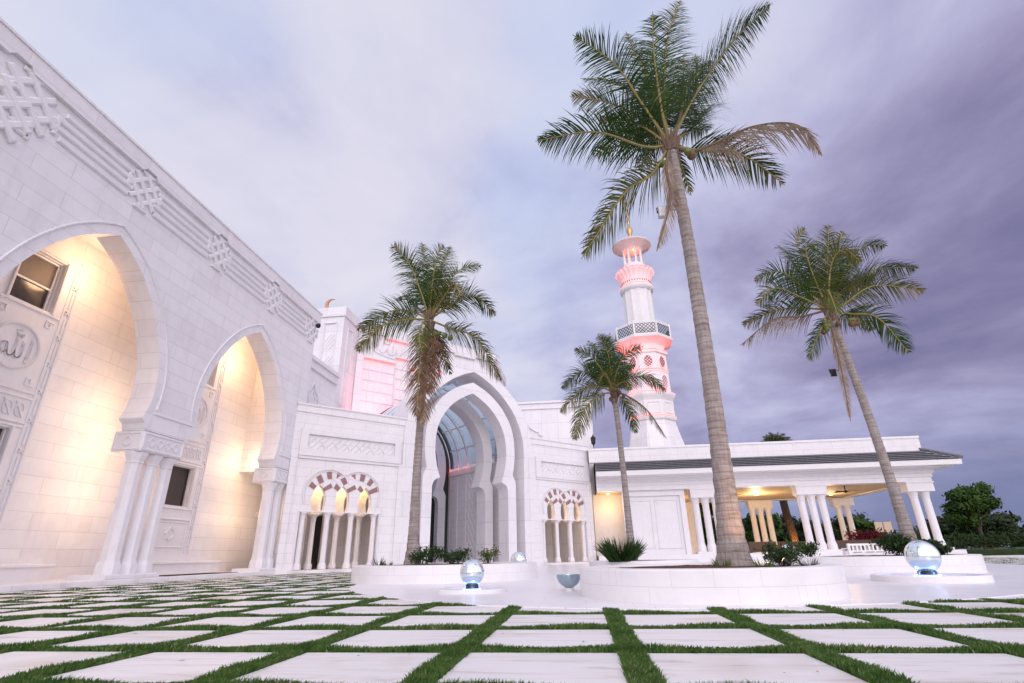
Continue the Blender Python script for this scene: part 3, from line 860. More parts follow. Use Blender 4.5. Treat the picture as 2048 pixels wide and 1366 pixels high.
    # pink flood lights standing on the low roof in front of the screen
    for u, w, z, en in ((.75, 1.6, 8.3, 420), (2.6, 1.5, 8.3, 260)):
        f = MB(HALL); f.cbox(u-.15, u+.15, w-.12, w+.06, z-.16, z+.08, .02)
        fo = f.build('flood_lamp', 'grey_metal', R)
        MB(HALL).box(u-.12, u+.12, w-.1, w+.04, z+.081, z+.09).build('lamp_lens', 'pink_lamp', fo)
        lamp('flood_light', 'SPOT', HALL(u, w, z+.12), en, (1.0, .15, .19), R, .08, HALL(u+.15, -.1, z+2.6), RAD(125), .9)
    return R
build_hall()

# ------------------------------------------------------------------ side block behind the right arcade
def build_side():
    R = thing('side_block', 'plain white block with moulded parapet rising behind the right arcade', 'building', (-2, 44, 0))
    S = Frame((0, 42, 0), (1, 0, 0), (0, -1, 0))
    MB(S).box(-6.2, 1.42, -14, 0, 0, 11.75).build('wall', 'panel', R)
    c = MB(S); c.box(-6.2, 1.52, -14.1, .1, 11.75, 11.86); c.box(-6.2, 1.45, -14.05, .04, 11.86, 12.22); c.box(-6.2, 1.58, -14.1, .16, 12.22, 12.4)
    c.build('cornice', 'plain', R)
    t = MB(S)
    t.poly_bar([(-4.6, 8.0), (-4.6, 9.1), (-4.3, 9.3), (-4.25, 9.6), (-3.9, 9.8), (-3.73, 10.35), (-3.5, 10.1), (-2.95, 9.8), (-2.9, 9.6), (-2.65, 9.55), (-2.75, 9.1), (-2.75, 8.0)], .13, -.02, .12)
    t.poly_bar([(-4.2, 8.0), (-4.2, 9.0), (-3.7, 9.6), (-3.2, 9.0), (-3.2, 8.0)], .09, -.02, .09)
    t.build('niche_relief', 'plain', R)
build_side()

# ------------------------------------------------------------------ arcades either side of the portal
BRICKS = [[(1.05,3.95),(1.18,4.19),(1.44,3.98),(1.32,3.81)],[(1.37,4.41),(1.58,4.57),(1.78,4.21),(1.57,4.08)],[(1.86,4.68),(2.12,4.75),(2.17,4.37),(1.96,4.34)],[(2.42,4.72),(2.71,4.67),(2.41,4.41)],[(2.61,4.38),(2.84,4.52),(3.01,4.22),(2.82,4.08)],[(3.13,4.65),(3.38,4.72),(3.41,4.43)],[(3.67,4.72),(3.96,4.67),(3.88,4.34),(3.65,4.36)],[(4.23,4.54),(4.46,4.40),(4.24,4.12),(4.04,4.23)],[(4.67,4.14),(4.77,3.90),(4.23,3.70),(4.16,3.89)],[(1.76,3.88),(2.14,4.16),(2.25,3.95),(1.84,3.74)],[(2.42,4.17),(2.66,3.95),(2.53,3.78),(2.31,3.93)],[(2.99,3.90),(3.40,4.15),(3.50,3.95),(3.07,3.72)],[(3.69,4.15),(3.92,3.89),(3.79,3.78),(3.57,3.93)]]

def hole(c, top=4.06, zb=2.74):
    h = [(-.27, zb), (-.34, 3.0), (-.36, 3.3), (-.31, 3.62), (-.19, 3.86), (0, top)]
    q = [(p.x, p.y) for p in interp(h, 4)]
    return [(c+a, z) for a, z in q] + [(c-a, z) for a, z in reversed(q[:-1])]

def build_arcade(off, label, u_end):
    F = Frame(DIAG(off, 0, 0), DIAG.d, DIAG.n)
    R = thing('arcade_wall', label, 'arcade', F(3, 0, 0), 'arcades flanking the entrance portal')
    zb = 2.74
    cs = (1.62, 2.83, 4.03)
    out = [(0.0, .1), (0.0, 7.62), (u_end, 7.62), (u_end, .1), (4.86, .1), (4.86, zb)]
    for c in reversed(cs): out += list(reversed(hole(c)))
    out += [(.80, zb), (.80, .1)]
    MB(F).prism([out], -.34, 0).build('wall', 'wall_small', R)
    m = MB(F)
    for c, a0, a1 in ((2.04, pi*1.13, pi*.30), (3.62, pi*.70, -pi*.13)):
        m.poly_bar([(c+1.22*cos(a), 3.62+1.22*sin(a)) for a in np.linspace(a0, a1, 22)], .09, -.01, .05)
        m.poly_bar([(c+1.12*cos(a), 3.62+1.12*sin(a)) for a in np.linspace(a0, a1, 22)], .025, -.01, .035)
        m.poly_bar([(c+.72*cos(a), 3.62+.74*sin(a)) for a in np.linspace(pi*.94, pi*.06, 16)], .025, -.01, .02)
    m.bar((.72, zb+.02), (4.94, zb+.02), .06, -.01, .05)
    m.bar((.74, .15), (.74, 2.72), .08, -.01, .04); m.bar((4.92, .15), (4.92, 2.72), .08, -.01, .04)
    m.build('arch_moulding', 'plain', R)
    for b in BRICKS: MB(F).prism([b], -.01, .022).build('voussoir', 'brownstone', R)
    # parapet, frieze frame, ledge
    t = MB(F)
    t.box(-.02, u_end+.02, -.5, .06, 7.62, 7.98); t.box(-.06, u_end+.05, -.55, .11, 7.98, 8.06)
    t.build('parapet', 'wall_small', R)
    f = MB(F)
    f.prism([[(.34, 5.42), (u_end-.2, 5.42), (u_end-.2, 6.78), (.34, 6.78)], [(.72, 5.78), (u_end-.58, 5.78), (u_end-.58, 6.5), (.72, 6.5)]], -.01, .14)
    f.box(.36, u_end-.22, -.01, .08, 5.28, 5.42)
    fr = f.build('frieze', 'plain', R)
    w = MB(F); weave(w, .78, u_end-.64, 5.84, 6.44, .33, .075, -.01, .05, 1.15); w.build('relief_panel', 'plain', fr)
    p = MB(F)
    for a, b in ((0.0, .3), (u_end-.28, u_end)): p.box(a, b, -.01, .09, .1, 5.4)
    p.build('pilaster', 'wall_small', R)
    # front columns, and the warm lit inner row
    for u in (1.0, 2.2, 3.43, 4.66): octo_column(F, u, -.17, .15, 2.73, .135, R, 'plain', .30, 1.45, .30, 1.7)
    W2 = -1.05
    inner = [(.0, 4.9), (u_end, 4.9), (u_end, .1), (5.45, .1), (5.45, zb)]
    for c in reversed((1.24, 2.47, 3.68, 4.9)): inner += list(reversed(hole(c, 4.0)))
    inner += [(.62, zb), (.62, .1), (0.0, .1)]
    MB(F).prism([inner], W2-.3, W2).build('inner_wall', 'stucco', R)
    for u in (1.86, 3.08, 4.29): octo_column(F, u, W2-.15, .15, 2.73, .135, R, 'stucco', .30, 1.45, .34, 2.1)
    v = MB(F); v.box(0, u_end, -4.4, -.34, 4.92, 5.05); v.build('vestibule_ceiling', 'ceil', R)
    v = MB(F); v.box(0, u_end, -4.6, -4.4, .1, 5.0); v.box(0, .2, -4.4, -.34, .1, 4.9); v.box(u_end-.2, u_end, -4.4, -.34, .1, 4.9); v.build('vestibule_wall', 'panel', R)
    d = MB(F); d.box(2.75, 3.4, -4.4, -4.34, .15, 2.9); d.box(3.62, 3.7, -4.4, -4.34, .15, 2.7); d.box(4.1, 4.18, -4.4, -4.34, .15, 2.7); d.build('door', 'dark', R)
    MB(F).box(0, u_end, -4.6, -.6, 7.5, 7.6).build('roof', 'stucco', R)
    MB(F).box(-.3, u_end, -4.6, .35, -.02, .13).build('platform', 'plain', R)
    fx = MB(F); fx.box(1.2, 4.5, -.62, -.5, 4.82, 4.9); f = fx.build('ceiling_lamp', 'warm_lamp', R)
    for u, e in ((1.6, 20), (2.85, 20), (4.1, 20)): lamp('arcade_light', 'POINT', F(u, -.66, 4.35), e, (1, .66, .30), R, .08)
    lamp('vestibule_light', 'POINT', F(3, -2.6, 4.3), 12, (1, .86, .80), R, .2)
    return R
build_arcade(0.0, 'white triple arch arcade left of the portal beside the great arches', 6.06)
build_arcade(15.47, 'white triple arch arcade right of the portal next to the pavilion', 5.5)

# ------------------------------------------------------------------ entrance portal
def build_portal():
    C = 10.74
    R = thing('entrance_portal', 'tall pointed white portal of nested horseshoe arches with a blue glass vault', 'portal', DIAG(C, 0, 0))
    ao = arch_profile([(4.72, .05), (4.72, 4), (4.72, 7), (4.6, 8.2), (4.16, 9.4), (3.42, 10.38), (2.25, 11.36), (1.02, 12.08), (0, 12.5)], C)
    ai = arch_profile([(3.98, .05), (3.99, 4), (4.03, 7), (3.87, 8.1), (3.4, 9.2), (2.7, 10.1), (1.72, 10.95), (.76, 11.5), (0, 11.8)], C)
    MB(DIAG).prism([ao + list(reversed(ai))], -2.2, .1).build('outer_arch', 'ring', R)
    bo = spans_profile([[(3.38, .05), (3.38, 3), (3.38, 4.55)], [(3.38, 4.55), (3.36, 4.95), (3.14, 5.42)], [(3.14, 5.42), (3.28, 6.1), (3.33, 6.9), (3.24, 7.9), (2.9, 8.85), (2.2, 9.8), (1.2, 10.58), (0, 11.1)]], C)
    bi = spans_profile([[(2.75, .05), (2.75, 3), (2.75, 4.35)], [(2.75, 4.35), (2.62, 4.7), (2.24, 4.9)], [(2.24, 4.9), (2.46, 5.5), (2.6, 6.2), (2.64, 6.8), (2.52, 7.8), (2.1, 8.72), (1.4, 9.52), (.62, 10.05), (0, 10.36)]], C)
    for w0, w1 in ((-1.03, .0), (-3.53, -2.54), (-9.2, -8.7)):
        MB(DIAG).prism([bo + list(reversed(bi))], w0, w1).build('horseshoe_arch', 'ring', R)
    # side walls of the passage
    for s in (-1, 1):
        b = MB(DIAG); b.box(C+s*3.98, C+s*4.4, -9.36, -2.0, .05, 6.74); b.build('side_wall', 'wall_small', R)
        g = MB(DIAG); g.box(C+s*3.9, C+s*4.45, -9.2, -3.6, 6.4, 6.78); g.build('cornice', 'plain', R)
        t = MB(Frame(DIAG(C+s*3.98, 0, 0), -DIAG.n, -DIAG.d*s))
        for u in (3.7, 5.37, 6.78, 7.95, 9.0): t.bar((u, .1), (u, 6.35), .05, -.02, .035)
        for z in np.arange(.3, 6.2, .75): weave(t, 5.45, 6.7, z, z+.75, .5, .07, -.02, .03, 1.2)
        t.build('relief_panel', 'plain', R)
    # glass vault with arched ribs
    gp = [p for p in ai if p[1] > 6.7]
    go = offset_poly(gp, .05)
    MB(DIAG).prism([gp + list(reversed(go))], -9.1, -2.25).build('glass_vault', 'glassblue', R)
    gin = offset_poly(gp, -.13); gou = offset_poly(gp, .12)
    for w in (-2.5, -3.9, -5.3, -6.54, -7.74, -8.9):
        MB(DIAG).prism([gin + list(reversed(gou))], w-.07, w+.07).build('vault_rib', 'steel' if w < -8.5 else 'plain', R)
    tb = MB(DIAG)
    for i in (6, 13, 20, len(gp)-7, len(gp)-14, len(gp)-21):
        p = gp[i]; tb.box(p[0]-.05, p[0]+.05, -9.0, -2.3, p[1]-.04, p[1]+.04)
    tb.build('vault_bar', 'plain', R)
    # end wall: dark frame, black doorway
    MB(DIAG).prism([ai], -9.37, -9.31).build('end_wall', 'steel', R)
    MB(DIAG).prism([bi], -9.30, -9.22).build('doorway', 'dark', R)
    MB(DIAG).prism([[(C-4, .05), (C+4, .05), (C+4, .1), (C-4, .1)]], -9.3, .3).build('floor', 'plain', R)
    for w in (-6.54, -7.74, -8.85):
        for s in (-1, 1):
            b = MB(DIAG); b.box(C+s*3.82-.03, C+s*3.82+.03, w-.06, w+.06, 6.78, 6.84); b.build('red_lamp', 'red_led', R)
            if s > 0: lamp('rib_light', 'POINT', DIAG(C+s*3.72, w+.02, 6.98), 2.6, (1, .10, .12), R, .04)
    return R
build_portal()

# ------------------------------------------------------------------ minaret
def build_minaret():
    U, V = 7.62, 52.0
    R = thing('minaret', 'white octagonal minaret with balcony, lotus collar, columned lantern and gold finial, red lit', 'minaret', (U, V, 0))
    O = pi/8
    MB().lathe(U, V, [(3.1, 0), (3.0, 7.0), (2.78, 10.0), (2.45, 11.2), (2.27, 12.0), (2.22, 12.3)], 8, O).build('base', 'panel', R, smooth=25)
    MB().lathe(U, V, [(2.22, 12.3), (2.34, 12.38), (2.40, 12.5), (2.40, 12.66), (2.26, 12.75), (2.26, 14.3), (2.30, 14.36), (2.34, 14.5), (2.52, 14.72), (2.58, 14.9), (2.58, 15.05), (2.2, 15.1)], 8, O).build('panelled_stage', 'stucco', R, smooth=25)
    MB().lathe(U, V, [(2.2, 15.1), (2.17, 17.2), (2.22, 17.24), (2.22, 17.4), (2.15, 17.45), (2.14, 19.15), (2.3, 19.2), (2.34, 19.32), (2.34, 19.42), (2.12, 19.46)], 8, O).build('window_stage', 'stucco', R, smooth=25)
    MB().lathe(U, V, [(2.1, 19.46), (2.08, 19.85), (2.16, 20.12), (2.4, 20.38), (2.8, 20.55), (3.08, 20.62), (3.12, 20.8), (2.95, 20.84)], 8, O).build('corbel', 'stucco', R, smooth=25)
    MB().lathe(U, V, [(2.95, 20.7), (2.95, 20.86), (1.5, 20.88)], 8, O).build('balcony_floor', 'stucco', R)
    rl = thing  # (no extra things: the railing is part of the minaret)
    RR = 3.0; ap = RR*cos(pi/8)
    for k in range(8):
        a = k*pi/4 - pi/2
        n = Vector((cos(a), sin(a), 0)); d = Vector((-sin(a), cos(a), 0))
        Fk = Frame(Vector((U, V, 0)) + n*(ap-.12), d, n)
        hw = RR*sin(pi/8)
        rp = MB(Fk); rp.box(-hw-.02, hw+.02, -.05, .07, 20.83, 21.0); rp.box(-hw-.02, hw+.02, -.05, .07, 22.1, 22.24)
        rp.box(-hw-.03, -hw+.13, -.07, .09, 20.83, 22.42)
        for q in np.linspace(-hw+.25, hw-.1, 8): rp.box(q-.025, q+.025, -.01, .03, 22.24, 22.46)
        r = rp.build('railing', 'stucco', R)
        la = MB(Fk); W, H = 2*hw-.26, 1.12
        def lattice(mb, u0, z0, w, h, st, wd, w0, w1, inside=None):
            a = -h
            while a < w:
                for s in (1, -1):
                    ta = max(0, -a/h); tb = min(1, (w-a)/h)
                    if tb-ta > .03:
                        p = (u0+a+h*ta, z0+(h*ta if s > 0 else h*(1-ta))); q = (u0+a+h*tb, z0+(h*tb if s > 0 else h*(1-tb)))
                        if inside is None: mb.bar(p, q, wd, w0, w1+.003*s)
                        else:
                            c, rx, rz, zc = inside
                            P0, P1 = Vector(p), Vector(q); D = P1-P0
                            A = (D.x/rx)**2+(D.y/rz)**2; B = 2*((P0.x-c)*D.x/rx**2+(P0.y-zc)*D.y/rz**2); Cc = ((P0.x-c)/rx)**2+((P0.y-zc)/rz)**2-1
                            dd = B*B-4*A*Cc
                            if dd > 0:
                                t0 = max(0, (-B-sqrt(dd))/(2*A)); t1 = min(1, (-B+sqrt(dd))/(2*A))
                                if t1-t0 > .04: mb.bar(tuple(P0+D*t0), tuple(P0+D*t1), wd, w0, w1+.003*s)
                a += st
        lattice(la, -hw+.13, 21.0, W, 1.1, .37, .06, -.01, .03)
        la.build('lattice', 'steel', r)
        # lattice windows on the window stage (two rows) and framed panels below
        ap2 = 2.155*cos(pi/8)
        F2 = Frame(Vector((U, V, 0)) + n*ap2, d, n)
        for zc, rz in ((18.25, .66), (16.2, .72)):
            e = MB(F2)
            e.prism([[(.48*cos(t), zc+rz*sin(t)) for t in np.linspace(0, 2*pi, 24, endpoint=False)], [(.41*cos(t), zc+(rz-.07)*sin(t)) for t in np.linspace(0, 2*pi, 24, endpoint=False)]], -.05, .07)
            w = e.build('lattice_window', 'stucco', R)
            l2 = MB(F2); lattice(l2, -.5, zc-rz, 1.0, 2*rz, .32, .055, -.03, .045, (0, .42, rz-.06, zc)); l2.build('lattice', 'red_lit_grille', w)
        F3 = Frame(Vector((U, V, 0)) + n*(2.26*cos(pi/8)), d, n)
        pb = MB(F3); pb.poly_bar([(-.55, 13.0), (-.55, 14.05), (.55, 14.05), (.55, 13.0), (-.55, 13.0)], .08, -.02, .05); pb.build('framed_panel', 'stucco', R)
    # fluted shaft
    m = MB(); n = 96; prof = [(1.60, 20.87), (1.56, 26.75)]
    k = 0
    for r, z in prof: m.P([(U+r*(1-.055*abs(sin(6*2*pi*i/n)))*cos(2*pi*i/n), V+r*(1-.055*abs(sin(6*2*pi*i/n)))*sin(2*pi*i/n), z) for i in range(n)])
    m.f += [(i, (i+1) % n, n+(i+1) % n, n+i) for i in range(n)]
    m.build('shaft', 'stucco', R)
    MB().lathe(U, V, [(1.56, 26.7), (1.74, 26.85), (1.8, 27.05), (1.8, 27.3), (1.6, 27.36), (1.55, 27.45), (1.58, 28.05)], 40).build('collar_ring', 'stucco', R)
    dn = MB()
    for i in range(36):
        a = 2*pi*i/36; dn.lathe(U+1.59*cos(a), V+1.59*sin(a), [(.05, 27.7), (.05, 27.82)], 6)
    dn.build('dot_band', 'steel', R)
    lot = MB(); n = 96
    pr = [(1.58, 27.9), (1.66, 28.3), (1.88, 28.75), (2.12, 29.05), (2.16, 29.2), (1.7, 29.22)]
    for j, (r, z) in enumerate(pr):
        f = (0, .05, .09, .11, .11, .0)[j]
        lot.P([(U+r*(1-f*abs(cos(12*2*pi*i/n)))*cos(2*pi*i/n), V+r*(1-f*abs(cos(12*2*pi*i/n)))*sin(2*pi*i/n), z-(.12*abs(cos(12*2*pi*i/n)) if 2 < j < 5 else 0)) for i in range(n)])
    for j in range(len(pr)-1):
        lot.f += [(j*n+i, j*n+(i+1) % n, (j+1)*n+(i+1) % n, (j+1)*n+i) for i in range(n)]
    lot.build('lotus_collar', 'stucco', R)
    MB().lathe(U, V, [(1.5, 29.1), (1.3, 29.6), (1.22, 29.9), (1.22, 30.1), (.5, 30.12)], 32).build('lantern_floor', 'stucco', R)
    for i in range(8):
        a = 2*pi*i/8+.2
        octo_column(Frame((U+.98*cos(a), V+.98*sin(a), 0), (1, 0, 0), (0, 1, 0)), 0, 0, 30.05, 32.2, .115, R, 'stucco', .3, 1.4, .4, 1.7)
    MB().lathe(U, V, [(1.15, 32.1), (1.4, 32.3), (2.16, 32.62), (2.2, 32.75), (1.2, 33.05), (.25, 33.3)], 14).build('canopy', 'stucco', R)
    MB().lathe(U, V, [(.16, 33.25), (.2, 33.5), (.12, 33.9), (.16, 34.2), (.36, 34.75), (.36, 35.0), (.15, 35.5), (.1, 35.9), (.2, 36.2), (.1, 36.45), (.07, 36.8), (.16, 37.1), (.06, 37.4), (.05, 38.2), (.1, 38.35), (.01, 38.7)], 14).build('finial', 'brass', R)
    c = MB(Frame((U, V, 0), (1, 0, 0), (0, -1, 0)))
    c.prism([[(.28*cos(a), 39.0+.3*sin(a)) for a in np.linspace(RAD(110), RAD(430), 24)] + [(.08*0+.2*cos(a), 39.08+.22*sin(a)) for a in np.linspace(RAD(430), RAD(110), 20)]], -.04, .04)
    c.build('crescent', 'brass', R)
    # red strips of light on the ledges
    def ledring(r, z, n, en, rot=O, name='led_strip'):
        pts = [(U+r*cos(rot+2*pi*i/n), V+r*sin(rot+2*pi*i/n), z) for i in range(n+1)]
        MB().tube(pts, .05, 6, False).build(name, 'red_led', R)
    ledring(2.27, 19.48, 8, 0); ledring(1.73, 27.35, 24, 0); ledring(2.36, 15.12, 8, 0); ledring(1.95, 29.22, 24, 0); ledring(2.20, 17.43, 8, 0); ledring(2.33, 12.70, 8, 0)
    for k in range(5):
        a = -pi/2 + (k-2)*pi/4 - .1
        for r, z, e in ((2.65, 19.65, 36), (1.98, 27.5, 8), (2.6, 28.7, 13), (2.6, 15.3, 6), (2.6, 17.55, 5)):
            lamp('ledge_light', 'POINT', (U+r*cos(a), V+r*sin(a), z), e, (1, .07, .05), R, .06)
    b = MB(); b.lathe(U, V, [(.14, 30.12), (.14, 30.3)], 10); b.build('lantern_lamp', 'red_led', R)
    lamp('lantern_light', 'POINT', (U, V, 30.8), 32, (1, .22, .08), R, .12)
    lamp('lantern_light', 'POINT', (U+.2, V-.4, 32.0), 14, (1, .22, .08), R, .08)
MT['red_lit_grille'] = plain('grille_with_red_light', (.33, .05, .05), .5, var=.1)  # red light falling on the bars is put into their colour
build_minaret()

# ------------------------------------------------------------------ pavilion
def sweep_rect(mb, prof, x0, x1, y0, y1, left=0.0):
    """sweep a (outward, z) profile round a rectangle with mitred corners"""
    k = len(mb.v); m = len(prof)
    for o, z in prof:
        mb.P([(x0-o*left, y0-o, z), (x1+o, y0-o, z), (x1+o, y1+o, z), (x0-o*left, y1+o, z)])
    for j in range(m):
        j2 = (j+1) % m
        for i in range(4):
            i2 = (i+1) % 4
            mb.f.append((k+j*4+i, k+j*4+i2, k+j2*4+i2, k+j2*4+i))
    return mb

def build_pavilion():
    R = thing('pavilion', 'long open white pavilion with grey tiled eave, clustered columns and a warm lit ceiling', 'pavilion', (12, 44, 0))
    X0, X1, Y0, Y1 = 1.25, 22.95, 38.7, 50.3
    MB().box(X0-.2, X1+.6, Y0-.7, Y1+.6, -.02, .48).build('floor', 'plaza', R)
    m = MB()
    sweep_rect(m, [(-.55, 4.68), (.20, 4.68), (.20, 4.95), (.27, 4.97), (.27, 5.17), (.36, 5.22), (.40, 5.40), (.52, 5.43), (.60, 5.47), (.66, 5.48), (.66, 5.52), (-.55, 5.52)], X0, X1, Y0, Y1).build('entablature', 'plain', R)
    m = MB()
    sweep_rect(m, [(-.3, 5.52), (1.36, 5.52), (1.50, 5.55), (1.53, 5.82), (1.48, 5.88), (-.3, 5.9)], X0, X1, Y0, Y1).build('eave', 'white_paint', R)
    pr = [(-.2, 5.895)]
    n = 5
    for i in range(n):
        o = 1.58-i*(1.5/n); z = 5.89+i*.155
        pr += [(o-.16, z), (o-.16, z+.055), (o, z+.055), (o, z+.11)]
    pr += [(.05, 6.72), (-.2, 6.74)]
    m = MB(); sweep_rect(m, pr, X0, X1, Y0, Y1)
    m.build('tiled_roof', 'roof', R)
    for yy, s in ((Y0, -1), (Y1, 1)):
        hp = MB()
        for i in range(9):
            t0, t1 = i/9, (i+1.12)/9
            a = Vector((X1+1.6, yy+s*1.6, 5.98)).lerp(Vector((X1+.1, yy+s*.1, 6.82)), t0); b = Vector((X1+1.6, yy+s*1.6, 5.98)).lerp(Vector((X1+.1, yy+s*.1, 6.82)), t1)
            hp.tube([a, b], [.105, .085], 8)
        hp.build('hip_ridge', 'roof', R)
    m = MB(); sweep_rect(m, [(-.3, 6.7), (.12, 6.7), (.12, 7.54), (.16, 7.56), (.16, 7.70), (-.3, 7.70)], X0-.4, X1+.1, Y0, Y1); m.build('parapet', 'wall_small', R)
    MB().box(X0, X1-.2, Y0+.25, Y1-.25, 6.9, 7.0).build('roof_deck', 'concrete', R)
    MB().box(X0, X1-.4, Y0+.5, Y1-.5, 4.74, 4.8).build('ceiling', 'ceil', R)
    # clusters of columns
    for cx in (8.6, 15.55, 22.35):
        for cy, s in ((38.95, 1), (50.0, -1)):
            blk = MB()
            last = cx > 20
            w = .82 if last else .98
            blk.box(cx-w, cx+w, cy-.42, cy+.42, 4.06, 4.6); blk.box(cx-w-.05, cx+w+.05, cy-.47, cy+.47, 4.6, 4.679)
            blk.build('pier_block', 'plain', R)
            us = (-.36, .36) if last else (-.66, 0, .66)
            for u in us: octo_column(WORLD, cx+u, cy, .62, 4.06, .235, R, 'plain', .5, 1.32, .36, 1.36, 12)
            MB().box(cx-w-.05, cx+w+.05, cy-.45, cy+(.45 if not last else .45), .48, .62).build('plinth', 'plain', R)
    # closed bay at the left end
    b = MB()
    b.box(3.05, 7.2, 38.95, 39.2, .48, 4.68); b.box(3.0, 3.35, 38.8, 39.3, .48, 4.3); b.box(6.9, 7.25, 38.8, 39.3, .48, 4.3); b.box(3.0, 7.25, 38.78, 39.3, 4.3, 4.68)
    b.build('bay_wall', 'plain', R)
    t = MB(Frame((0, 38.95, 0), (1, 0, 0), (0, -1, 0)))
    for u0, u1 in ((3.55, 4.9), (5.2, 6.7)): t.poly_bar([(u0, .9), (u0, 4.0), (u1, 4.0), (u1, .9), (u0, .9)], .08, -.02, .05)
    t.build('framed_panel', 'plain', R)
    MB().box(1.0, 7.2, 41.4, 41.6, .48, 4.74).build('rear_wall', 'stucco', R)
    MB().box(7.0, 7.25, 39.3, 41.5, .48, 4.3).build('rear_wall', 'stucco', R)
    # recessed ceiling lamps
    for x, y, e in ((13.7, 44.2, 330), (20.0, 46.2, 110), (7.6, 45.5, 130), (2.1, 40.2, 60)):
        f = MB(); f.lathe(x, y, [(.16, 4.66), (.16, 4.735)], 16); o = f.build('ceiling_lamp', 'white_paint', R)
        MB().lathe(x, y, [(.12, 4.64), (.12, 4.655)], 16).build('lamp_lens', 'warm_lamp', o)
        lamp('pavilion_light', 'POINT', (x, y, 3.9), e, (1, .64, .30), R, .25)
    return R
build_pavilion()

def ceiling_fan(x, y, label, rot):
    R = thing('ceiling_fan', label, 'ceiling fan', (x, y, 4.74), 'fans hanging under the pavilion ceiling')
    MB().lathe(x, y, [(.06, 4.738), (.03, 4.66), (.025, 4.45)], 10).build('rod', 'iron', R)
    MB().lathe(x, y, [(.05, 4.46), (.13, 4.42), (.14, 4.34), (.07, 4.28)], 14).build('motor', 'iron', R)
    for k in range(5):
        a = rot+2*pi*k/5
        F = Frame((x, y, 0), (cos(a), sin(a), 0), (-sin(a), cos(a), 0))
        b = MB(F); pts = [(.12, .02), (.3, .07), (.75, .09), (.8, .05), (.8, -.05), (.75, -.09), (.3, -.07), (.12, -.02)]
        k0 = b.P([(u, w, 4.375+w*.16) for u, w in pts]); b.P([(u, w, 4.39+w*.16) for u, w in pts]); n = len(pts)
        b.f += [tuple(range(k0, k0+n)), tuple(range(k0+n, k0+2*n))] + [(k0+i, k0+(i+1) % n, k0+n+(i+1) % n, k0+n+i) for i in range(n)]
        b.build('blade', 'iron', R)
ceiling_fan(11.1, 40.6, 'dark ceiling fan behind the tall palm trunk near the ceiling lamp', .3)
ceiling_fan(18.6, 40.6, 'dark ceiling fan nearest the front corner of the pavilion', .9)
ceiling_fan(18.3, 44.0, 'dark ceiling fan peeping out beside the middle column block', .5)

def roof_lantern():
    x, y = 1.33, 40.6
    R = thing('roof_lantern', 'small black iron lantern on a post at the left end of the pavilion roof', 'lantern', (x, y, 7.0))
    MB().lathe(x, y, [(.12, 7.0), (.1, 7.08), (.035, 7.14), (.03, 8.3), (.07, 8.34), (.03, 8.4)], 10).build('post', 'iron', R)
    l = MB(); l.lathe(x, y, [(.1, 8.4), (.15, 8.45), (.19, 8.85), (.21, 8.87)], 6); o = l.build('lantern_body', 'iron', R)
    MB().lathe(x, y, [(.22, 8.87), (.12, 9.0), (.03, 9.1), (.02, 9.2)], 6).build('cap', 'iron', o)
roof_lantern()

# ------------------------------------------------------------------ ground, plaza, pavers, turf
PLAZA = [(-6.6, 17.3), (-6.0, 14.8), (-5.03, 11.75), (-4.2, 10.3), (-3.22, 9.15), (-2.17, 8.2), (-1.63, 7.78), (-.84, 7.42), (.33, 6.98), (1.43, 7.02), (2.68, 7.27), (3.88, 7.57), (4.7, 7.95), (5.38, 8.33), (5.94, 8.71), (7.4, 9.6), (9.4, 11.1), (11.8, 13.8), (13.8, 17.2), (14.9, 20.6), (15.6, 24), (16.1, 30), (16.4, 38.2), (.6, 38.7), (-3, 34.6), (-6, 31.6), (-9.2, 28.4), (-8.2, 25), (-7.4, 21)]
def poly_sheet(name, pts, z, mat, thick=0.0):
    tr = tessellate_polygon([[Vector((p[0], p[1], 0)) for p in pts]])
    mb = MB(); plan_prism(mb, pts, z-thick, z)
    return mb.build(name, mat)
g = MB(); g.quad([(-900, -300, -.05), (900, -300, -.05), (900, 1500, -.05), (-900, 1500, -.05)])
structure(g.build('ground', 'lawn'))
g = MB(); g.quad([(-13.9, -2.5, -.028), (46, -2.5, -.028), (46, 47, -.028), (-13.9, 47, -.028)])
structure(g.build('turf_base', 'soil'))
structure(poly_sheet('plaza', PLAZA, .014, 'plaza', .05))
# raised ground beyond the pavilion, with a drive and its kerb
g = MB(); plan_prism(g, [(-200, 52.5), (32, 52.5), (37, 47), (260, 47), (400, 600), (-400, 600)], -.04, .40); structure(g.build('terrain', 'lawn'))
g = MB(); plan_prism(g, [(33.5, 51.3), (37.4, 47.1), (120, 47.1), (120, 53.5), (33.5, 53.5)], .38, .404); structure(g.build('road', 'asphalt'))
g = MB(); g.box(37.0, 120, 46.86, 47.08, -.03, .47); structure(g.build('kerb', 'concrete'))

PX, PY, GX, GY, GAP = 1.19, 1.197, .28, 4.19, .155
def in_poly(x, y, poly):
    x = np.asarray(x); y = np.asarray(y); c = np.zeros(x.shape, bool)
    n = len(poly); j = n-1
    for i in range(n):
        xi, yi = poly[i]; xj, yj = poly[j]
        if yi != yj:
            c ^= ((yi > y) != (yj > y)) & (x < (xj-xi)*(y-yi)/(yj-yi)+xi)
        j = i
    return c

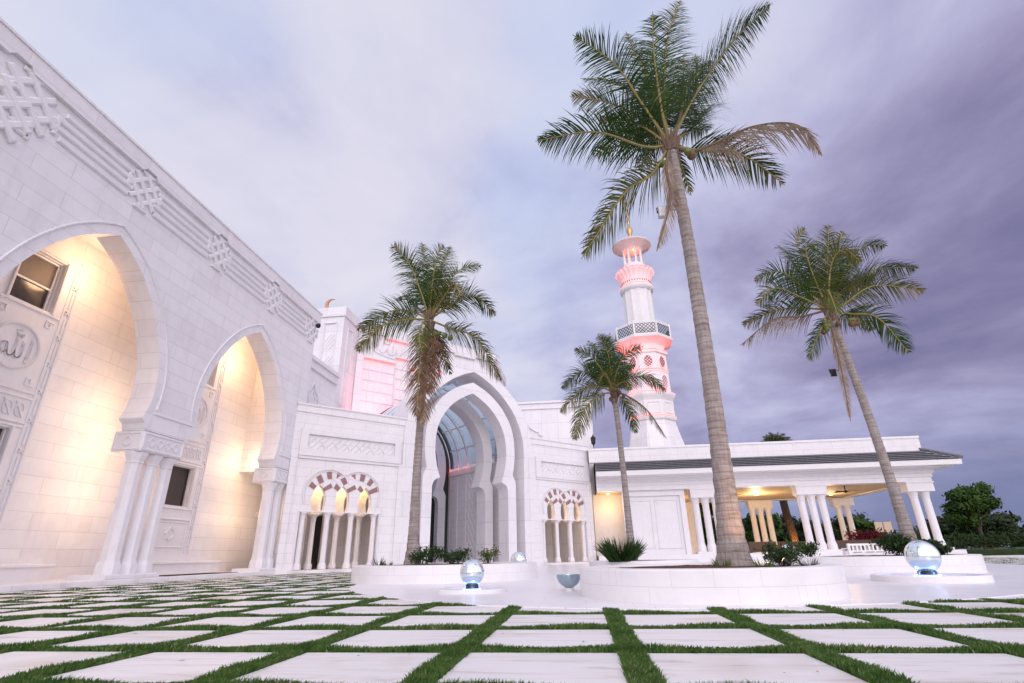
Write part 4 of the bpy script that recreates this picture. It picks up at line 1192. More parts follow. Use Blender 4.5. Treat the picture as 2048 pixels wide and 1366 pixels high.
def pavers():
    rng = random.Random(3)
    mb = MB(); shade = []
    for i in range(-12, 38):
        for j in range(-5, 35):
            x0, x1 = GX+i*PX+GAP/2, GX+(i+1)*PX-GAP/2
            y0, y1 = GY+j*PY+GAP/2, GY+(j+1)*PY-GAP/2
            if x1 < -13.75 or y1 > 46.6: continue
            x0 = max(x0, -13.78)
            # corners all inside the plaza: nothing to lay; otherwise it runs under the plaza edge
            if in_poly([x0, x1, x0, x1], [y0, y0, y1, y1], PLAZA).all(): continue
            if x0 - y0 < -38.0: continue
            if y0 > 37.2 and x0 < 24.5: continue
            t = rng.uniform(-.004, .004); b = .012
            k = mb.P([(x0, y0, -.03), (x1, y0, -.03), (x1, y1, -.03), (x0, y1, -.03), (x0, y0, t-b), (x1, y0, t-b), (x1, y1, t-b), (x0, y1, t-b),
                      (x0+b, y0+b, t), (x1-b, y0+b, t), (x1-b, y1-b, t), (x0+b, y1-b, t)])
            mb.f.append((k+8, k+9, k+10, k+11))
            for a in range(4):
                c = (a+1) % 4
                mb.f += [(k+a, k+c, k+4+c, k+4+a), (k+4+a, k+4+c, k+8+c, k+8+a)]
            shade.append(rng.uniform(.93, 1.0))
    o = mb.build('pavement', 'paver', None, smooth=0, recalc=False)
    me = o.data
    ca = me.color_attributes.new('slab', 'FLOAT_COLOR', 'POINT')
    arr = np.repeat(np.array(shade), 12)
    col = np.stack([arr, arr*.995, arr*.99, np.ones_like(arr)], 1).astype(np.float32)
    ca.data.foreach_set('color', col.ravel())
    structure(o)
pavers()

def turf():
    rng = np.random.default_rng(4)
    P = []
    def strip(x0, x1, y0, y1):
        L = max(x1-x0, y1-y0)
        cells = max(1, int(L/.6))
        for c in range(cells):
            a, b = c/cells, (c+1)/cells
            if x1-x0 > y1-y0: xa, xb, ya, yb = x0+(x1-x0)*a, x0+(x1-x0)*b, y0, y1
            else: xa, xb, ya, yb = x0, x1, y0+(y1-y0)*a, y0+(y1-y0)*b
            d = hypot((xa+xb)/2, (ya+yb)/2)
            if (ya+yb)/2 < 2.4 or d > 44 or (xa+xb)/2 < -13.7: continue
            if abs((xa+xb)/2+.12*(ya+yb)/2) > 1.16*(ya+yb)/2 + 1.2: continue
            dens = 15000*min(1, (4.0/d))**1.75
            n = int(dens*(xb-xa)*(yb-ya))
            if n <= 0: continue
            q = np.empty((n, 3)); q[:, 0] = rng.uniform(xa, xb, n); q[:, 1] = rng.uniform(ya, yb, n); q[:, 2] = d
            P.append(q)
    for i in range(-12, 38):
        x = GX+i*PX; strip(x-GAP/2-.012, x+GAP/2+.012, 1.8, 44)
    for j in range(-2, 34):
        y = GY+j*PY; strip(-13.7, 44, y-GAP/2-.012, y+GAP/2+.012)
    P = np.concatenate(P)
    ins = in_poly(P[:, 0], P[:, 1], PLAZA)
    bad = (P[:, 0]-P[:, 1] < -37.6) | ((P[:, 1] > 37.4) & (P[:, 0] < 24.2))
    P = P[~ins & ~bad]
    n = len(P)
    d = P[:, 2]
    w = .0042*np.clip(d/4.0, 1, 9)**.72
    h = rng.uniform(.017, .036, n)*(1+.45*np.sin(P[:, 0]*5.1+2*np.sin(P[:, 1]*3.7)))*np.clip(1.22-.032*d, .45, 1)
    ang = rng.uniform(0, 2*pi, n)
    lean = rng.normal(0, .017, (n, 2)); lean[:, 0] += .006
    ca, sa = np.cos(ang), np.sin(ang)
    V = np.empty((n, 5, 3))
    z0 = -.026
    V[:, 0] = np.stack([P[:, 0]-ca*w, P[:, 1]-sa*w, np.full(n, z0)], 1)
    V[:, 1] = np.stack([P[:, 0]+ca*w, P[:, 1]+sa*w, np.full(n, z0)], 1)
    mx = P[:, 0]+lean[:, 0]*.42; my = P[:, 1]+lean[:, 1]*.42
    V[:, 2] = np.stack([mx+ca*w*.75, my+sa*w*.75, z0+.026+h*.5], 1)
    V[:, 3] = np.stack([mx-ca*w*.75, my-sa*w*.75, z0+.026+h*.5], 1)
    V[:, 4] = np.stack([P[:, 0]+lean[:, 0], P[:, 1]+lean[:, 1], z0+.026+h*.93], 1)
    me = bpy.data.meshes.new('turf')
    me.vertices.add(n*5); me.vertices.foreach_set('co', V.ravel())
    base = (np.arange(n)*5)[:, None]
    quads = base+np.array([0, 1, 2, 3]); tris = base+np.array([3, 2, 4])
    loops = np.concatenate([quads, tris], 1).ravel()
    me.loops.add(len(loops)); me.loops.foreach_set('vertex_index', loops.astype(np.int32))
    st = np.empty(2*n, np.int32); st[0::2] = np.arange(n)*7; st[1::2] = np.arange(n)*7+4
    me.polygons.add(2*n); me.polygons.foreach_set('loop_start', st)
    me.update(calc_edges=True)
    me.materials.append(MT['turf']); me.materials.append(MT['turf_dry'])
    patch = .03+.10*np.clip(np.sin(P[:, 0]*1.9+1.3)*np.sin(P[:, 1]*2.3+P[:, 0]*.7), 0, 1)
    me.polygons.foreach_set('material_index', np.repeat((rng.random(n) < patch).astype(np.int32), 2))
    o = bpy.data.objects.new('turf', me); COL.objects.link(o)
    stuff(o, 'short green artificial grass in the joints between the white slabs', 'grass')
    print('turf blades', n)
turf()

# ------------------------------------------------------------------ planters
def planter(cx, cy, R_, h, label, rim=.34, seg=72, soil=.05):
    T = thing('planter', label, 'planter', (cx, cy, 0), 'round white planters on the plaza')
    MB().lathe(cx, cy, [(R_-rim, .0), (R_, .0), (R_, h-.02), (R_-.02, h), (R_-rim+.02, h), (R_-rim, h-.02), (R_-rim, h-.3)], seg).build('wall', 'planter', T)
    m = MB(); n = seg; rng = random.Random(int(cx*10))
    k = m.P([(cx, cy, h-soil+.05)])
    rings = 6
    for j in range(1, rings+1):
        rr = (R_-rim+.02)*j/rings
        m.P([(cx+rr*cos(2*pi*i/n), cy+rr*sin(2*pi*i/n), h-soil+(.05*(1-j/rings)+rng.uniform(-.015, .02))) for i in range(n)])
    for i in range(n): m.f.append((k, k+1+i, k+1+(i+1) % n))
    for j in range(rings-1):
        a = k+1+j*n
        for i in range(n): m.f.append((a+i, a+(i+1) % n, a+n+(i+1) % n, a+n+i))
    m.build('soil', 'mulch', T)
    return T
planter(1.85, 9.25, 1.92, .42, 'nearest round white planter holding the tallest palm')
planter(-3.95, 16.05, 2.62, .43, 'white planter in front of the portal holding the left palm')
planter(8.15, 17.45, 2.56, .44, 'white planter at the right holding the leaning palm')
planter(2.1, 20.6, 1.9, .38, 'white planter in the background holding the smallest palm')

# ------------------------------------------------------------------ mirror globes on round basins
def globe(x, y, r, label, basin=.62, z=.12, glow=3.0):
    T = thing('globe_fountain', label, 'globe fountain', (x, y, 0), 'mirror globes on round basins')
    MB().lathe(x, y, [(basin, .0), (basin, z-.015), (basin-.012, z), (basin-.1, z), (basin-.11, z-.03), (.05, z-.03)], 64).build('basin', 'planter', T)
    MB().lathe(x, y, [(basin-.112, z-.028), (basin-.112, z-.02), (.02, z-.02)], 48).build('water', 'water', T)
    f = MB().lathe(x, y, [(r*.56, z-.02), (r*.54, z+.05), (r*.46, z+.075)], 28).build('foot', 'globe_foot', T)
    MB().tube([(x+r*.70*cos(a), y+r*.70*sin(a), z-.012) for a in np.linspace(0, 2*pi, 33)], .009, 6, False).build('light_ring', 'blue_led', f)
    zc = z+.055+r*.93
    s = MB(); n = 48; k = s.P([(x, y, zc-r)])
    for j in range(1, 24):
        a = -pi/2+pi*j/24
        s.P([(x+r*cos(a)*cos(2*pi*i/n), y+r*cos(a)*sin(2*pi*i/n), zc+r*sin(a)) for i in range(n)])
    e = s.P([(x, y, zc+r)])
    for i in range(n):
        s.f.append((k, k+1+(i+1) % n, k+1+i)); s.f.append((e, e-n+i, e-n+(i+1) % n))
    for j in range(22):
        for i in range(n): a = k+1+j*n; s.f.append((a+i, a+(i+1) % n, a+n+(i+1) % n, a+n+i))
    s.build('globe', 'globe', T, smooth=180)
    for a in (.9, 3.0, 5.1): lamp('basin_light', 'POINT', (x+r*.8*cos(a), y+r*.8*sin(a), z+.03), glow, (.25, .42, 1), T, .03)
def water_mat():
    m, nt, b = new_mat('shallow_water_film')
    pos = N(nt, 'ShaderNodeNewGeometry').outputs['Position']
    n = noise_node(nt, pos, 14, 3)
    b.inputs['Base Color'].default_value = (.55, .60, .72, 1); b.inputs['Roughness'].default_value = .06
    bp = N(nt, 'ShaderNodeBump'); bp.inputs['Strength'].default_value = .25; bp.inputs['Distance'].default_value = .02
    lk(nt, n.outputs['Fac'], bp.inputs['Height']); lk(nt, bp.outputs[0], b.inputs['Normal'])
    return m
MT['water'] = water_mat()
globe(-2.05, 10.35, .225, 'mirror globe fountain in front of the left palm planter', .64, .075, .35)
globe(6.75, 12.25, .30, 'largest mirror globe fountain at the right with blue light in its basin', .98, .13, 1.3)
globe(-2.35, 20.6, .30, 'mirror globe half hidden behind the right end of the left palm planter', .7, .10, .6)
globe(7.4, 21.5, .33, 'mirror globe peeping over the shrubs right of the tallest palm', .7, .12, .6)
def hemisphere():
    x, y = -.28, 10.3  # lower half of a globe, its upper half left out
    T = thing('glass_hemisphere', 'grey blue glass bowl standing low on the plaza left of the nearest planter', 'hemisphere', (x, y, 0))
    MB().lathe(x, y, [(.08, .014), (.08, .03), (.09, .07)], 28).build('foot', 'white_paint', T)
    r = .22
    MB().lathe(x, y, [(r*sin(a), .285-r*cos(a)) for a in np.linspace(.2, pi/2, 10)] + [(r-.012, .285)] + [((r-.015)*sin(a), .285-(r-.02)*cos(a)) for a in np.linspace(pi/2-.05, .1, 9)], 40).build('hemisphere', 'hemisphere_glass', T, smooth=60)
hemisphere()

# ------------------------------------------------------------------ palms
def leaflet(mb, p, d, L, w, droop, nrm, rng, segs=4):
    """a narrow pointed leaflet from p along d, bending down under its weight"""
    side = d.cross(nrm)
    if side.length < 1e-4: side = d.orthogonal()
    side.normalize()
    k = len(mb.v); c = p.copy(); dd = d.copy()
    for i in range(segs+1):
        t = i/segs
        ww = w*(1-.15*t) if t < .6 else w*(1-t)*2.1
        if i == segs: mb.v.append(c.copy())
        else:
            mb.v += [c-side*ww*.5, c+side*ww*.5]
        dd = (dd + Vector((0, 0, -droop*(.35+t)))).normalized()
        c = c + dd*(L/segs)
    for i in range(segs-1): a = k+2*i; mb.f.append((a, a+1, a+3, a+2))
    a = k+2*(segs-1); mb.f.append((a, a+1, a+2))

FACE = Vector((.1, -1, -.45))
def frond(parent, origin, pts, kind, rng, scale, base_r):
    P = [Vector((0, 0, 0))]+[Vector(p) for p in pts]
    c = interp(P, 10)
    c = [origin+q for q in c]
    cum = [0]
    for a, b in zip(c, c[1:]): cum.append(cum[-1]+(b-a).length)
    T = cum[-1]
    mb = MB()
    dead = kind == 'd'
    st = MB()
    st.tube(c, [base_r*(1-.88*(q/T))+.004 for q in cum], 6)
    lmax = min(.315*T, 1.0*scale)*(.95 if not dead else 1.0)
    n = int(T/ (.037*scale if not dead else .034*scale))
    start = .17 if T > 1.2*scale else .1
    tilt = rng.uniform(-.35, .35)
    flat = rng.uniform(.15, .55)
    heading = Vector((c[-1].x-c[0].x, c[-1].y-c[0].y, 0))
    if heading.length < .05: heading = Vector((1, .2, 0))
    heading.normalize()
    tm = (c[-1]-c[0]).normalized()
    bsign = 1 if tm.cross(FACE).dot(heading.cross(Vector((0, 0, 1)))) >= 0 else -1
    gaps = [(q, q+rng.uniform(.012, .04)) for q in (rng.uniform(.25, .95) for _ in range(rng.randint(1, 4)))]
    hang = dead and (c[-1].z - c[0].z) < -.55*T
    dry = []
    stiff = rng.uniform(.7, 1.15)
    brown = rng.choice((.1, .3, .8, 1.7))
    for i in range(n):
        s = start+(1-start)*(i+rng.random()*.4)/n
        s = min(s, .995)
        L0 = s*T
        j = max(q for q in range(len(cum)) if cum[q] <= L0+1e-9); j = min(j, len(c)-2)
        f = (L0-cum[j])/(cum[j+1]-cum[j])
        p = c[j].lerp(c[j+1], f); t = (c[j+1]-c[j]).normalized()
        up = Vector((0, 0, 1))
        sd = heading.cross(up).normalized()
        bd = t.cross(FACE).normalized()*bsign
        sd = sd*flat + bd*(1-flat)
        sd = (sd - t*sd.dot(t)).normalized()
        nr = sd.cross(t).normalized()
        if nr.z < 0: nr = -nr
        sd = (sd*cos(tilt)+nr*sin(tilt)).normalized(); nr = sd.cross(t).normalized()
        prof = (sin(pi*min(1, (s*.86+.16)))**.62)
        torn = any(a < s < b for a, b in gaps)
        for sg in (-1, 1):
            if torn and rng.random() < .75: continue
            if rng.random() < (.06 if not dead else (.5 if kind == 'b' else .05) if hang else .42): continue
            fwd = .55+.5*s if not dead else .9
            d = (sd*sg*(.95 if not dead else (.30 if kind == 'b' else .62) if hang else .35)+t*fwd+nr*rng.uniform(-.02, .22)+Vector((rng.uniform(-.12, .12), rng.uniform(-.12, .12), rng.uniform(-.14, .08)))).normalized()
            if dead: d = (d+Vector((0, 0, -.8))).normalized()
            L = lmax*prof*rng.uniform(.74, 1.1)*((.15 if kind == 'b' else .60) if hang else 1)
            f0 = len(mb.f)
            leaflet(mb, p, d, L, (.0235 if not dead else .014 if hang else .022)*scale*rng.uniform(.8, 1.15), (.42 if not dead else .25)*stiff*rng.uniform(.35, 1.6), nr, rng)
            if not dead and rng.random() < .02+.30*max(0, (s-.55)/.45)**1.5*brown: dry += list(range(f0, len(mb.f)))
    mat = {'g': 'leaf', 'y': 'leafy', 'd': 'leafd', 'b': 'leafb'}[kind]
    o = mb.build('frond', mat, parent, smooth=0, recalc=False, uv=False)
    if dry:
        o.data.materials.append(MT['leafd'])
        for q in dry: o.data.polygons[q].material_index = 1
    if kind in 'db': o['label'] = 'dry brown hanging palm frond'
    st.build('leaf_stalk', 'rachis' if not dead else 'fibre', o, uv=False)
    # dry tips: some leaflets near the end fade brown as real separate blades
    return o

def palm(name, base, crown, r0, r1, fronds, label, scale, bend=(0, 0, 0), cocos=(), seed=1, extra=6, dead='d'):
    rng = random.Random(seed)
    B, Cn = Vector(base), Vector(crown)
    T = thing(name, label, 'palm tree', B, 'coconut palms in the plaza planters')
    mid = (B+Cn)/2+Vector(bend)
    ctr = interp([B, B.lerp(mid, .5)+(Vector(bend)*.25), mid, mid.lerp(Cn, .5)+Vector(bend)*.25, Cn], 26)
    n = len(ctr); rad = []
    ht = (Cn-B).length
    for i in range(n):
        t = i/(n-1); h = t*ht
        r = r0*.40+(r1*.88-r0*.40)*t + r0*.30*math.exp(-h/.40) + r0*.17*math.exp(-h/1.5)
        r *= 1+.030*((i % 3) - 1) + rng.uniform(-.022, .022)
        rad.append(r)
    MB().tube(ctr, rad, 20).build('trunk', 'trunk', T, smooth=50, uv=False)
    cs = MB()
    # leaf bases and fibre round the growing point
    for k in range(14):
        a = 2.4*k; z = rng.uniform(-.35, .22)*scale
        d = Vector((cos(a), sin(a), 0))
        p = Cn+Vector((0, 0, z))+d*r1*.7
        cs.tube([p-Vector((0, 0, .15*scale)), p+d*.05*scale, p+d*.13*scale+Vector((0, 0, .22*scale))], [.06*scale, .05*scale, .012*scale], 6)
    cs.build('crown_fibre', 'fibre', T, uv=False)
    for f in fronds:
        k = f[0]; k = dead if k == 'd' else k
        frond(T, Cn, f[1:], k, rng, scale, .034*scale)
    for q in range(extra):      # young and rear fronds filling the heart of the crown
        a = rng.uniform(0, 2*pi); e = rng.uniform(.5, 1.25); L = rng.uniform(1.5, 2.3)*scale
        d = Vector((cos(a)*cos(e), abs(sin(a))*cos(e), sin(e)))
        frond(T, Cn, [d*L*.5+Vector((0, 0, .12)), d*L-Vector((0, 0, .25))+Vector((cos(a), sin(a), 0))*.2], 'g', rng, scale, .026*scale)
    for cx, cy, cz, kind in cocos:
        rr = .085*scale*rng.uniform(.85, 1.15)
        p = Cn+Vector((cx, cy, cz))
        m = MB(); m.lathe(p.x, p.y, [(rr*.15, p.z-rr*1.15), (rr*.7, p.z-rr*.85), (rr, p.z-rr*.1), (rr*.86, p.z+rr*.6), (rr*.4, p.z+rr*1.0), (rr*.06, p.z+rr*1.15)], 12)
        m.build('coconut', 'coconut' if kind == 'g' else 'coconut_b', T, smooth=80)
    return T
FR = {
  'A': ((2.43,9.20,8.76), [
    ('g',(0.03,0.10,1.09),(0.41,0.24,3.47),(0.99,0.39,5.08)),
    ('g',(-0.13,-0.28,0.83),(-0.15,-0.52,2.28),(-0.09,-0.74,3.20)),
    ('g',(0.71,-0.02,1.33),(1.85,0.03,2.95),(2.93,0.08,4.06)),
    ('g',(-0.52,-0.23,1.06),(-1.04,-0.44,2.10),(-1.92,-0.68,2.87)),
    ('g',(-0.31,0.23,1.27),(-0.87,0.40,2.41),(-1.75,0.52,2.85)),
    ('g',(-0.46,0.11,0.88),(-1.14,0.18,1.58),(-2.06,0.21,1.97)),
    ('g',(-0.59,-0.14,-0.08),(-1.61,-0.32,0.29),(-2.89,-0.53,0.01)),
    ('y',(-0.52,-0.20,-0.87),(-1.16,-0.39,-1.45),(-2.11,-0.61,-3.01)),
    ('d',(0.52,-0.02,-0.22),(1.78,0.07,0.34),(2.72,0.11,0.29),(2.99,0.08,-0.61)),
    ('g',(0.65,0.25,0.00),(1.67,0.51,-0.06),(2.46,0.75,-0.75)),
    ('d',(-0.24,-0.33,-0.87),(-0.33,-0.61,-1.85),(-0.78,-0.91,-3.15)),
    ('g',(-0.13,0.39,2.28),(-0.28,0.72,3.71),(-0.38,1.04,4.95)),
    ('g',(0.21,0.23,-0.39),(0.32,0.42,-0.63),(0.42,0.59,-0.92)),
    ('g',(-0.25,0.48,0.38),(-0.37,0.90,0.49),(-0.46,1.30,0.55)),
    ('g',(0.49,0.60,1.53),(0.88,1.11,3.07),(1.17,1.59,4.53)),
    ('g',(0.54,0.50,1.30),(1.14,0.95,2.72),(1.39,1.34,4.19)),
    ('g',(-0.08,0.60,1.37),(-0.02,1.13,2.96),(-0.01,1.63,3.96)),
    ('g',(0.72,0.56,0.97),(1.27,1.03,1.87),(1.66,1.47,2.52)),
    ('g',(0.40,0.38,1.09),(0.93,0.74,2.51),(1.71,1.11,3.64)),
  ]),
  'B': ((-4.84,16.20,8.32), [
    ('g',(-0.21,-0.32,0.81),(-0.66,-0.62,1.98),(-1.28,-0.94,2.69)),
    ('g',(-0.16,0.18,1.35),(-0.38,0.32,2.76),(-0.60,0.45,3.58)),
    ('g',(0.03,0.00,1.25),(0.16,0.02,2.47),(0.42,0.05,3.13)),
    ('g',(0.17,0.46,2.09),(0.27,0.85,3.02),(0.35,1.22,3.81)),
    ('g',(0.36,0.29,1.19),(0.93,0.57,2.28),(1.74,0.86,2.57)),
    ('y',(0.73,-0.69,0.60),(1.18,-1.31,0.62),(1.55,-1.91,-0.15)),
    ('g',(0.94,-0.03,0.63),(1.68,-0.07,0.75),(2.39,-0.11,-0.09)),
    ('y',(0.85,-0.19,-0.48),(1.75,-0.34,-0.98),(2.62,-0.47,-2.59)),
    ('g',(-0.78,0.20,0.50),(-1.66,0.35,0.60),(-2.86,0.45,-0.03)),
    ('y',(-0.61,-0.41,-0.11),(-1.42,-0.81,-0.50),(-2.04,-1.16,-1.52)),
    ('y',(-0.07,-0.59,-0.40),(0.01,-1.09,-1.09),(0.28,-1.54,-1.84)),
    ('g',(0.38,0.29,-0.83),(0.50,0.51,-1.41),(0.67,0.73,-1.83)),
    ('g',(-0.64,0.41,0.79),(-1.24,0.76,1.44),(-1.56,1.12,1.46)),
    ('g',(-0.62,0.51,1.88),(-1.10,0.96,2.95),(-1.49,1.39,3.51)),
    ('g',(-0.03,0.68,1.61),(-0.05,1.27,2.57),(-0.16,1.81,3.36)),
    ('d',(-0.06,-0.35,-0.57),(-0.06,-0.64,-1.79),(0.00,-0.92,-3.76)),
    ('d',(0.07,-0.28,-0.93),(0.15,-0.53,-2.27),(0.16,-0.77,-4.01)),
    ('d',(0.25,0.18,-0.97),(0.14,0.29,-1.47),(0.01,0.39,-2.64)),
  ]),
  'C': ((1.64,20.50,6.58), [
    ('g',(-0.06,-0.25,0.79),(-0.15,-0.47,1.61),(-0.47,-0.71,2.35)),
    ('g',(-0.04,0.29,1.17),(-0.06,0.54,2.25),(-0.09,0.77,2.93)),
    ('g',(0.04,0.15,1.33),(0.08,0.28,2.10),(0.10,0.40,2.80)),
    ('g',(-0.31,0.26,1.26),(-0.59,0.47,2.09),(-0.84,0.69,2.63)),
    ('g',(-0.33,-0.19,0.78),(-0.85,-0.37,1.49),(-1.50,-0.57,1.78)),
    ('g',(-0.48,0.14,0.65),(-1.23,0.22,1.05),(-2.11,0.27,0.34)),
    ('g',(-0.32,0.55,0.99),(-0.71,1.01,1.51),(-1.10,1.44,1.73)),
    ('y',(-0.64,-0.32,0.20),(-1.41,-0.62,-0.09),(-2.16,-0.91,-0.98)),
    ('y',(-0.53,-0.50,-0.20),(-1.21,-0.96,-0.84),(-1.73,-1.38,-2.14)),
    ('g',(0.11,-0.28,0.64),(0.54,-0.48,1.40),(1.29,-0.63,1.70)),
    ('y',(-0.18,-0.80,0.22),(-0.39,-1.50,0.34),(-0.69,-2.18,-0.23)),
    ('g',(0.28,-0.16,0.35),(1.27,-0.21,0.56),(2.00,-0.29,-0.17)),
    ('d',(0.46,-0.04,-0.14),(1.21,-0.04,-0.79),(1.81,-0.05,-1.93)),
    ('g',(0.33,0.28,-0.19),(0.61,0.53,-0.66),(0.78,0.75,-1.53)),
    ('g',(0.23,0.51,0.98),(0.44,0.96,1.68),(0.68,1.39,2.18)),
    ('g',(0.37,0.63,0.80),(0.81,1.19,1.26),(1.01,1.69,1.60)),
    ('y',(0.10,-0.38,0.18),(0.42,-0.68,0.22),(0.56,-0.98,-0.23)),
  ]),
  'D': ((8.77,17.20,8.14), [
    ('g',(-0.30,-0.23,1.40),(-0.36,-0.41,2.27),(0.03,-0.52,2.19)),
    ('g',(-0.21,0.22,2.24),(-0.25,0.42,2.99),(0.38,0.70,3.75)),
    ('g',(0.39,0.14,1.55),(0.71,0.27,2.59),(1.02,0.38,3.64)),
    ('g',(0.82,0.34,1.75),(1.22,0.60,2.75),(1.74,0.86,3.61)),
    ('y',(0.29,-0.40,1.50),(0.65,-0.74,1.86),(0.86,-1.08,1.11)),
    ('g',(1.46,0.37,2.11),(2.35,0.64,2.74),(3.10,0.89,2.79)),
    ('g',(1.08,0.28,0.98),(2.30,0.55,1.71),(3.88,0.85,1.77)),
    ('y',(0.45,-0.09,0.10),(1.64,-0.08,0.75),(3.21,-0.01,0.44)),
    ('g',(0.61,-0.12,-0.24),(1.36,-0.20,-0.49),(1.91,-0.30,-1.84)),
    ('g',(-0.66,0.02,0.99),(-1.28,0.03,1.63),(-2.20,0.00,1.30)),
    ('g',(-0.51,0.33,1.93),(-0.61,0.65,2.82),(-0.82,0.95,3.17)),
    ('g',(-0.93,-0.35,0.39),(-1.81,-0.67,0.63),(-2.66,-0.97,-0.08)),
    ('y',(-0.65,0.12,0.17),(-1.52,0.18,0.20),(-2.84,0.19,-0.28)),
    ('d',(-1.04,-0.37,-0.33),(-2.10,-0.70,-0.52),(-3.41,-1.06,-1.49)),
    ('g',(-0.45,-0.20,-0.71),(-0.85,-0.37,-1.27),(-1.28,-0.55,-1.95)),
    ('y',(-0.35,-0.67,0.12),(-0.47,-1.24,0.13),(-0.67,-1.78,-0.96)),
    ('g',(1.17,0.72,0.95),(2.28,1.36,1.60),(3.25,1.96,2.47)),
    ('g',(0.06,0.64,1.00),(-0.17,1.16,1.63),(-0.12,1.69,2.62)),
    ('g',(0.87,0.59,1.30),(1.74,1.12,2.12),(2.25,1.58,2.91)),
    ('d',(-0.16,-0.21,-0.85),(-0.29,-0.40,-2.20),(-0.52,-0.59,-3.95)),
    ('g',(0.60,0.51,-0.11),(1.49,1.00,0.04),(2.03,1.42,-0.31)),
  ]),

}
ca, fa = FR['A']; cb, fb = FR['B']; cc, fc = FR['C']; cd, fd = FR['D']
palm('coconut_palm', (2.33, 9.2, .33), ca, .36, .125, fa, 'tallest coconut palm, its thick pale trunk rising from the nearest planter', 1.0, (.07, 0, 0), ((-.28, -.1, -.55, 'g'), (-.2, -.15, -.62, 'g'), (.3, -.12, -.32, 'g'), (.38, -.05, -.36, 'b')), 3, 7)
palm('coconut_palm', (-5.0, 16.2, .35), cb, .33, .12, fb, 'coconut palm left of the portal with brown dead fronds hanging down its trunk', 1.0, (-.07, 0, 0),
     [(.42+.1*i*((-1)**i), -.2, -.62-.1*(i//2), 'g') for i in range(5)]+[(.3, -.15, -1.0, 'b'), (.42, -.12, -1.02, 'b')], 5, 5, 'b')
palm('coconut_palm', (1.73, 20.5, .33), cc, .26, .115, fc, 'smallest coconut palm, standing in front of the minaret', .92, (.03, 0, 0), ((-.15, -.15, -.3, 'b'), (.2, -.15, -.05, 'b'), (.35, -.1, -.2, 'b')), 7, 5)
palm('coconut_palm', (9.32, 17.3, .36), cd, .33, .125, fd, 'coconut palm leaning left in the planter at the right', 1.05, (.10, 0, 0),
     [(-.32+.09*(i % 2), -.2, -.55-.11*(i//2), 'g') for i in range(5)]+[(.52+.1*(i % 3), -.15, -.5-.12*(i//3), 'g' if i < 2 else 'b') for i in range(6)]+[(.1, -.2, -.6, 'b'), (-.4, -.15, -.85, 'b')], 9, 6)

def flood(loc, name, label, mat, s, tgt):
    T = thing(name, label, 'floodlight', loc)
    F = Frame(loc, (1, 0, 0), (0, -1, 0))
    MB(F).cbox(-.09*s, .09*s, -.03, .05, -.13*s, .13*s, .012).build('housing', mat, T)
    MB(F).box(-.07*s, .07*s, .05, .056, -.11*s, .11*s).build('lens', 'white_paint' if mat == 'grey_metal' else 'glassdark', T)
    MB(F).tube([(-.1*s, 0, 0), (-.1*s, -.05, .15*s), (tgt[0], tgt[1], .1*s)], .012, 6).build('bracket', 'iron', T)
flood((2.02, 9.05, 6.95), 'floodlight', 'small pale floodlight strapped under the dead frond of the tallest palm', 'grey_metal', 1.0, (.30, -.1))
flood((8.36, 17.1, 5.88), 'floodlight', 'small black floodlight on the trunk of the leaning palm', 'iron', .9, (.25, -.1))

# ------------------------------------------------------------------ shrubs, hedge, trees
def leaf_cloud(name, mat, parent, blobs, n, size, seed, shell=.55, flat=.5):
    """leaf cards scattered through ellipsoid clumps (x,y,z,rx,ry,rz)"""
    rng = np.random.default_rng(seed)
    vol = np.array([b[3]*b[4]*b[5] for b in blobs])**.8; vol /= vol.sum()
    Vs = []
    for b, f in zip(blobs, vol):
        m = max(4, int(n*f))
        d = rng.normal(size=(m, 3)); d /= np.linalg.norm(d, axis=1)[:, None]
        rr = (shell+(1-shell)*rng.random(m))**.8*(1+.18*rng.normal(size=m))
        p = d*rr[:, None]*np.array(b[3:6])+np.array(b[:3])
        nn = d+rng.normal(size=(m, 3))*.7; nn /= np.linalg.norm(nn, axis=1)[:, None]
        a = np.cross(nn, rng.normal(size=(m, 3))); a /= np.linalg.norm(a, axis=1)[:, None]
        c = np.cross(nn, a)
        s = size*rng.uniform(.6, 1.35, m)[:, None]
        V = np.stack([p-a*s, p+c*s*flat*.55-a*s*.1, p+a*s-nn*s*.25, p-c*s*flat*.55-a*s*.1], 1)
        Vs.append(V)
    V = np.concatenate(Vs)
    base = Vector((0, 0, 0)); q = parent
    while q is not None: base += q.location; q = q.parent
    V = V-np.array(base)
    m = len(V)
    me = bpy.data.meshes.new(name)
    me.vertices.add(m*4); me.vertices.foreach_set('co', V.ravel())
    me.loops.add(m*4); me.loops.foreach_set('vertex_index', np.arange(m*4, dtype=np.int32))
    me.polygons.add(m); me.polygons.foreach_set('loop_start', np.arange(m, dtype=np.int32)*4)
    me.update(calc_edges=True)
    me.materials.append(MT[mat])
    o = bpy.data.objects.new(name, me); COL.objects.link(o)
    if parent is not None: o.parent = parent
    return o

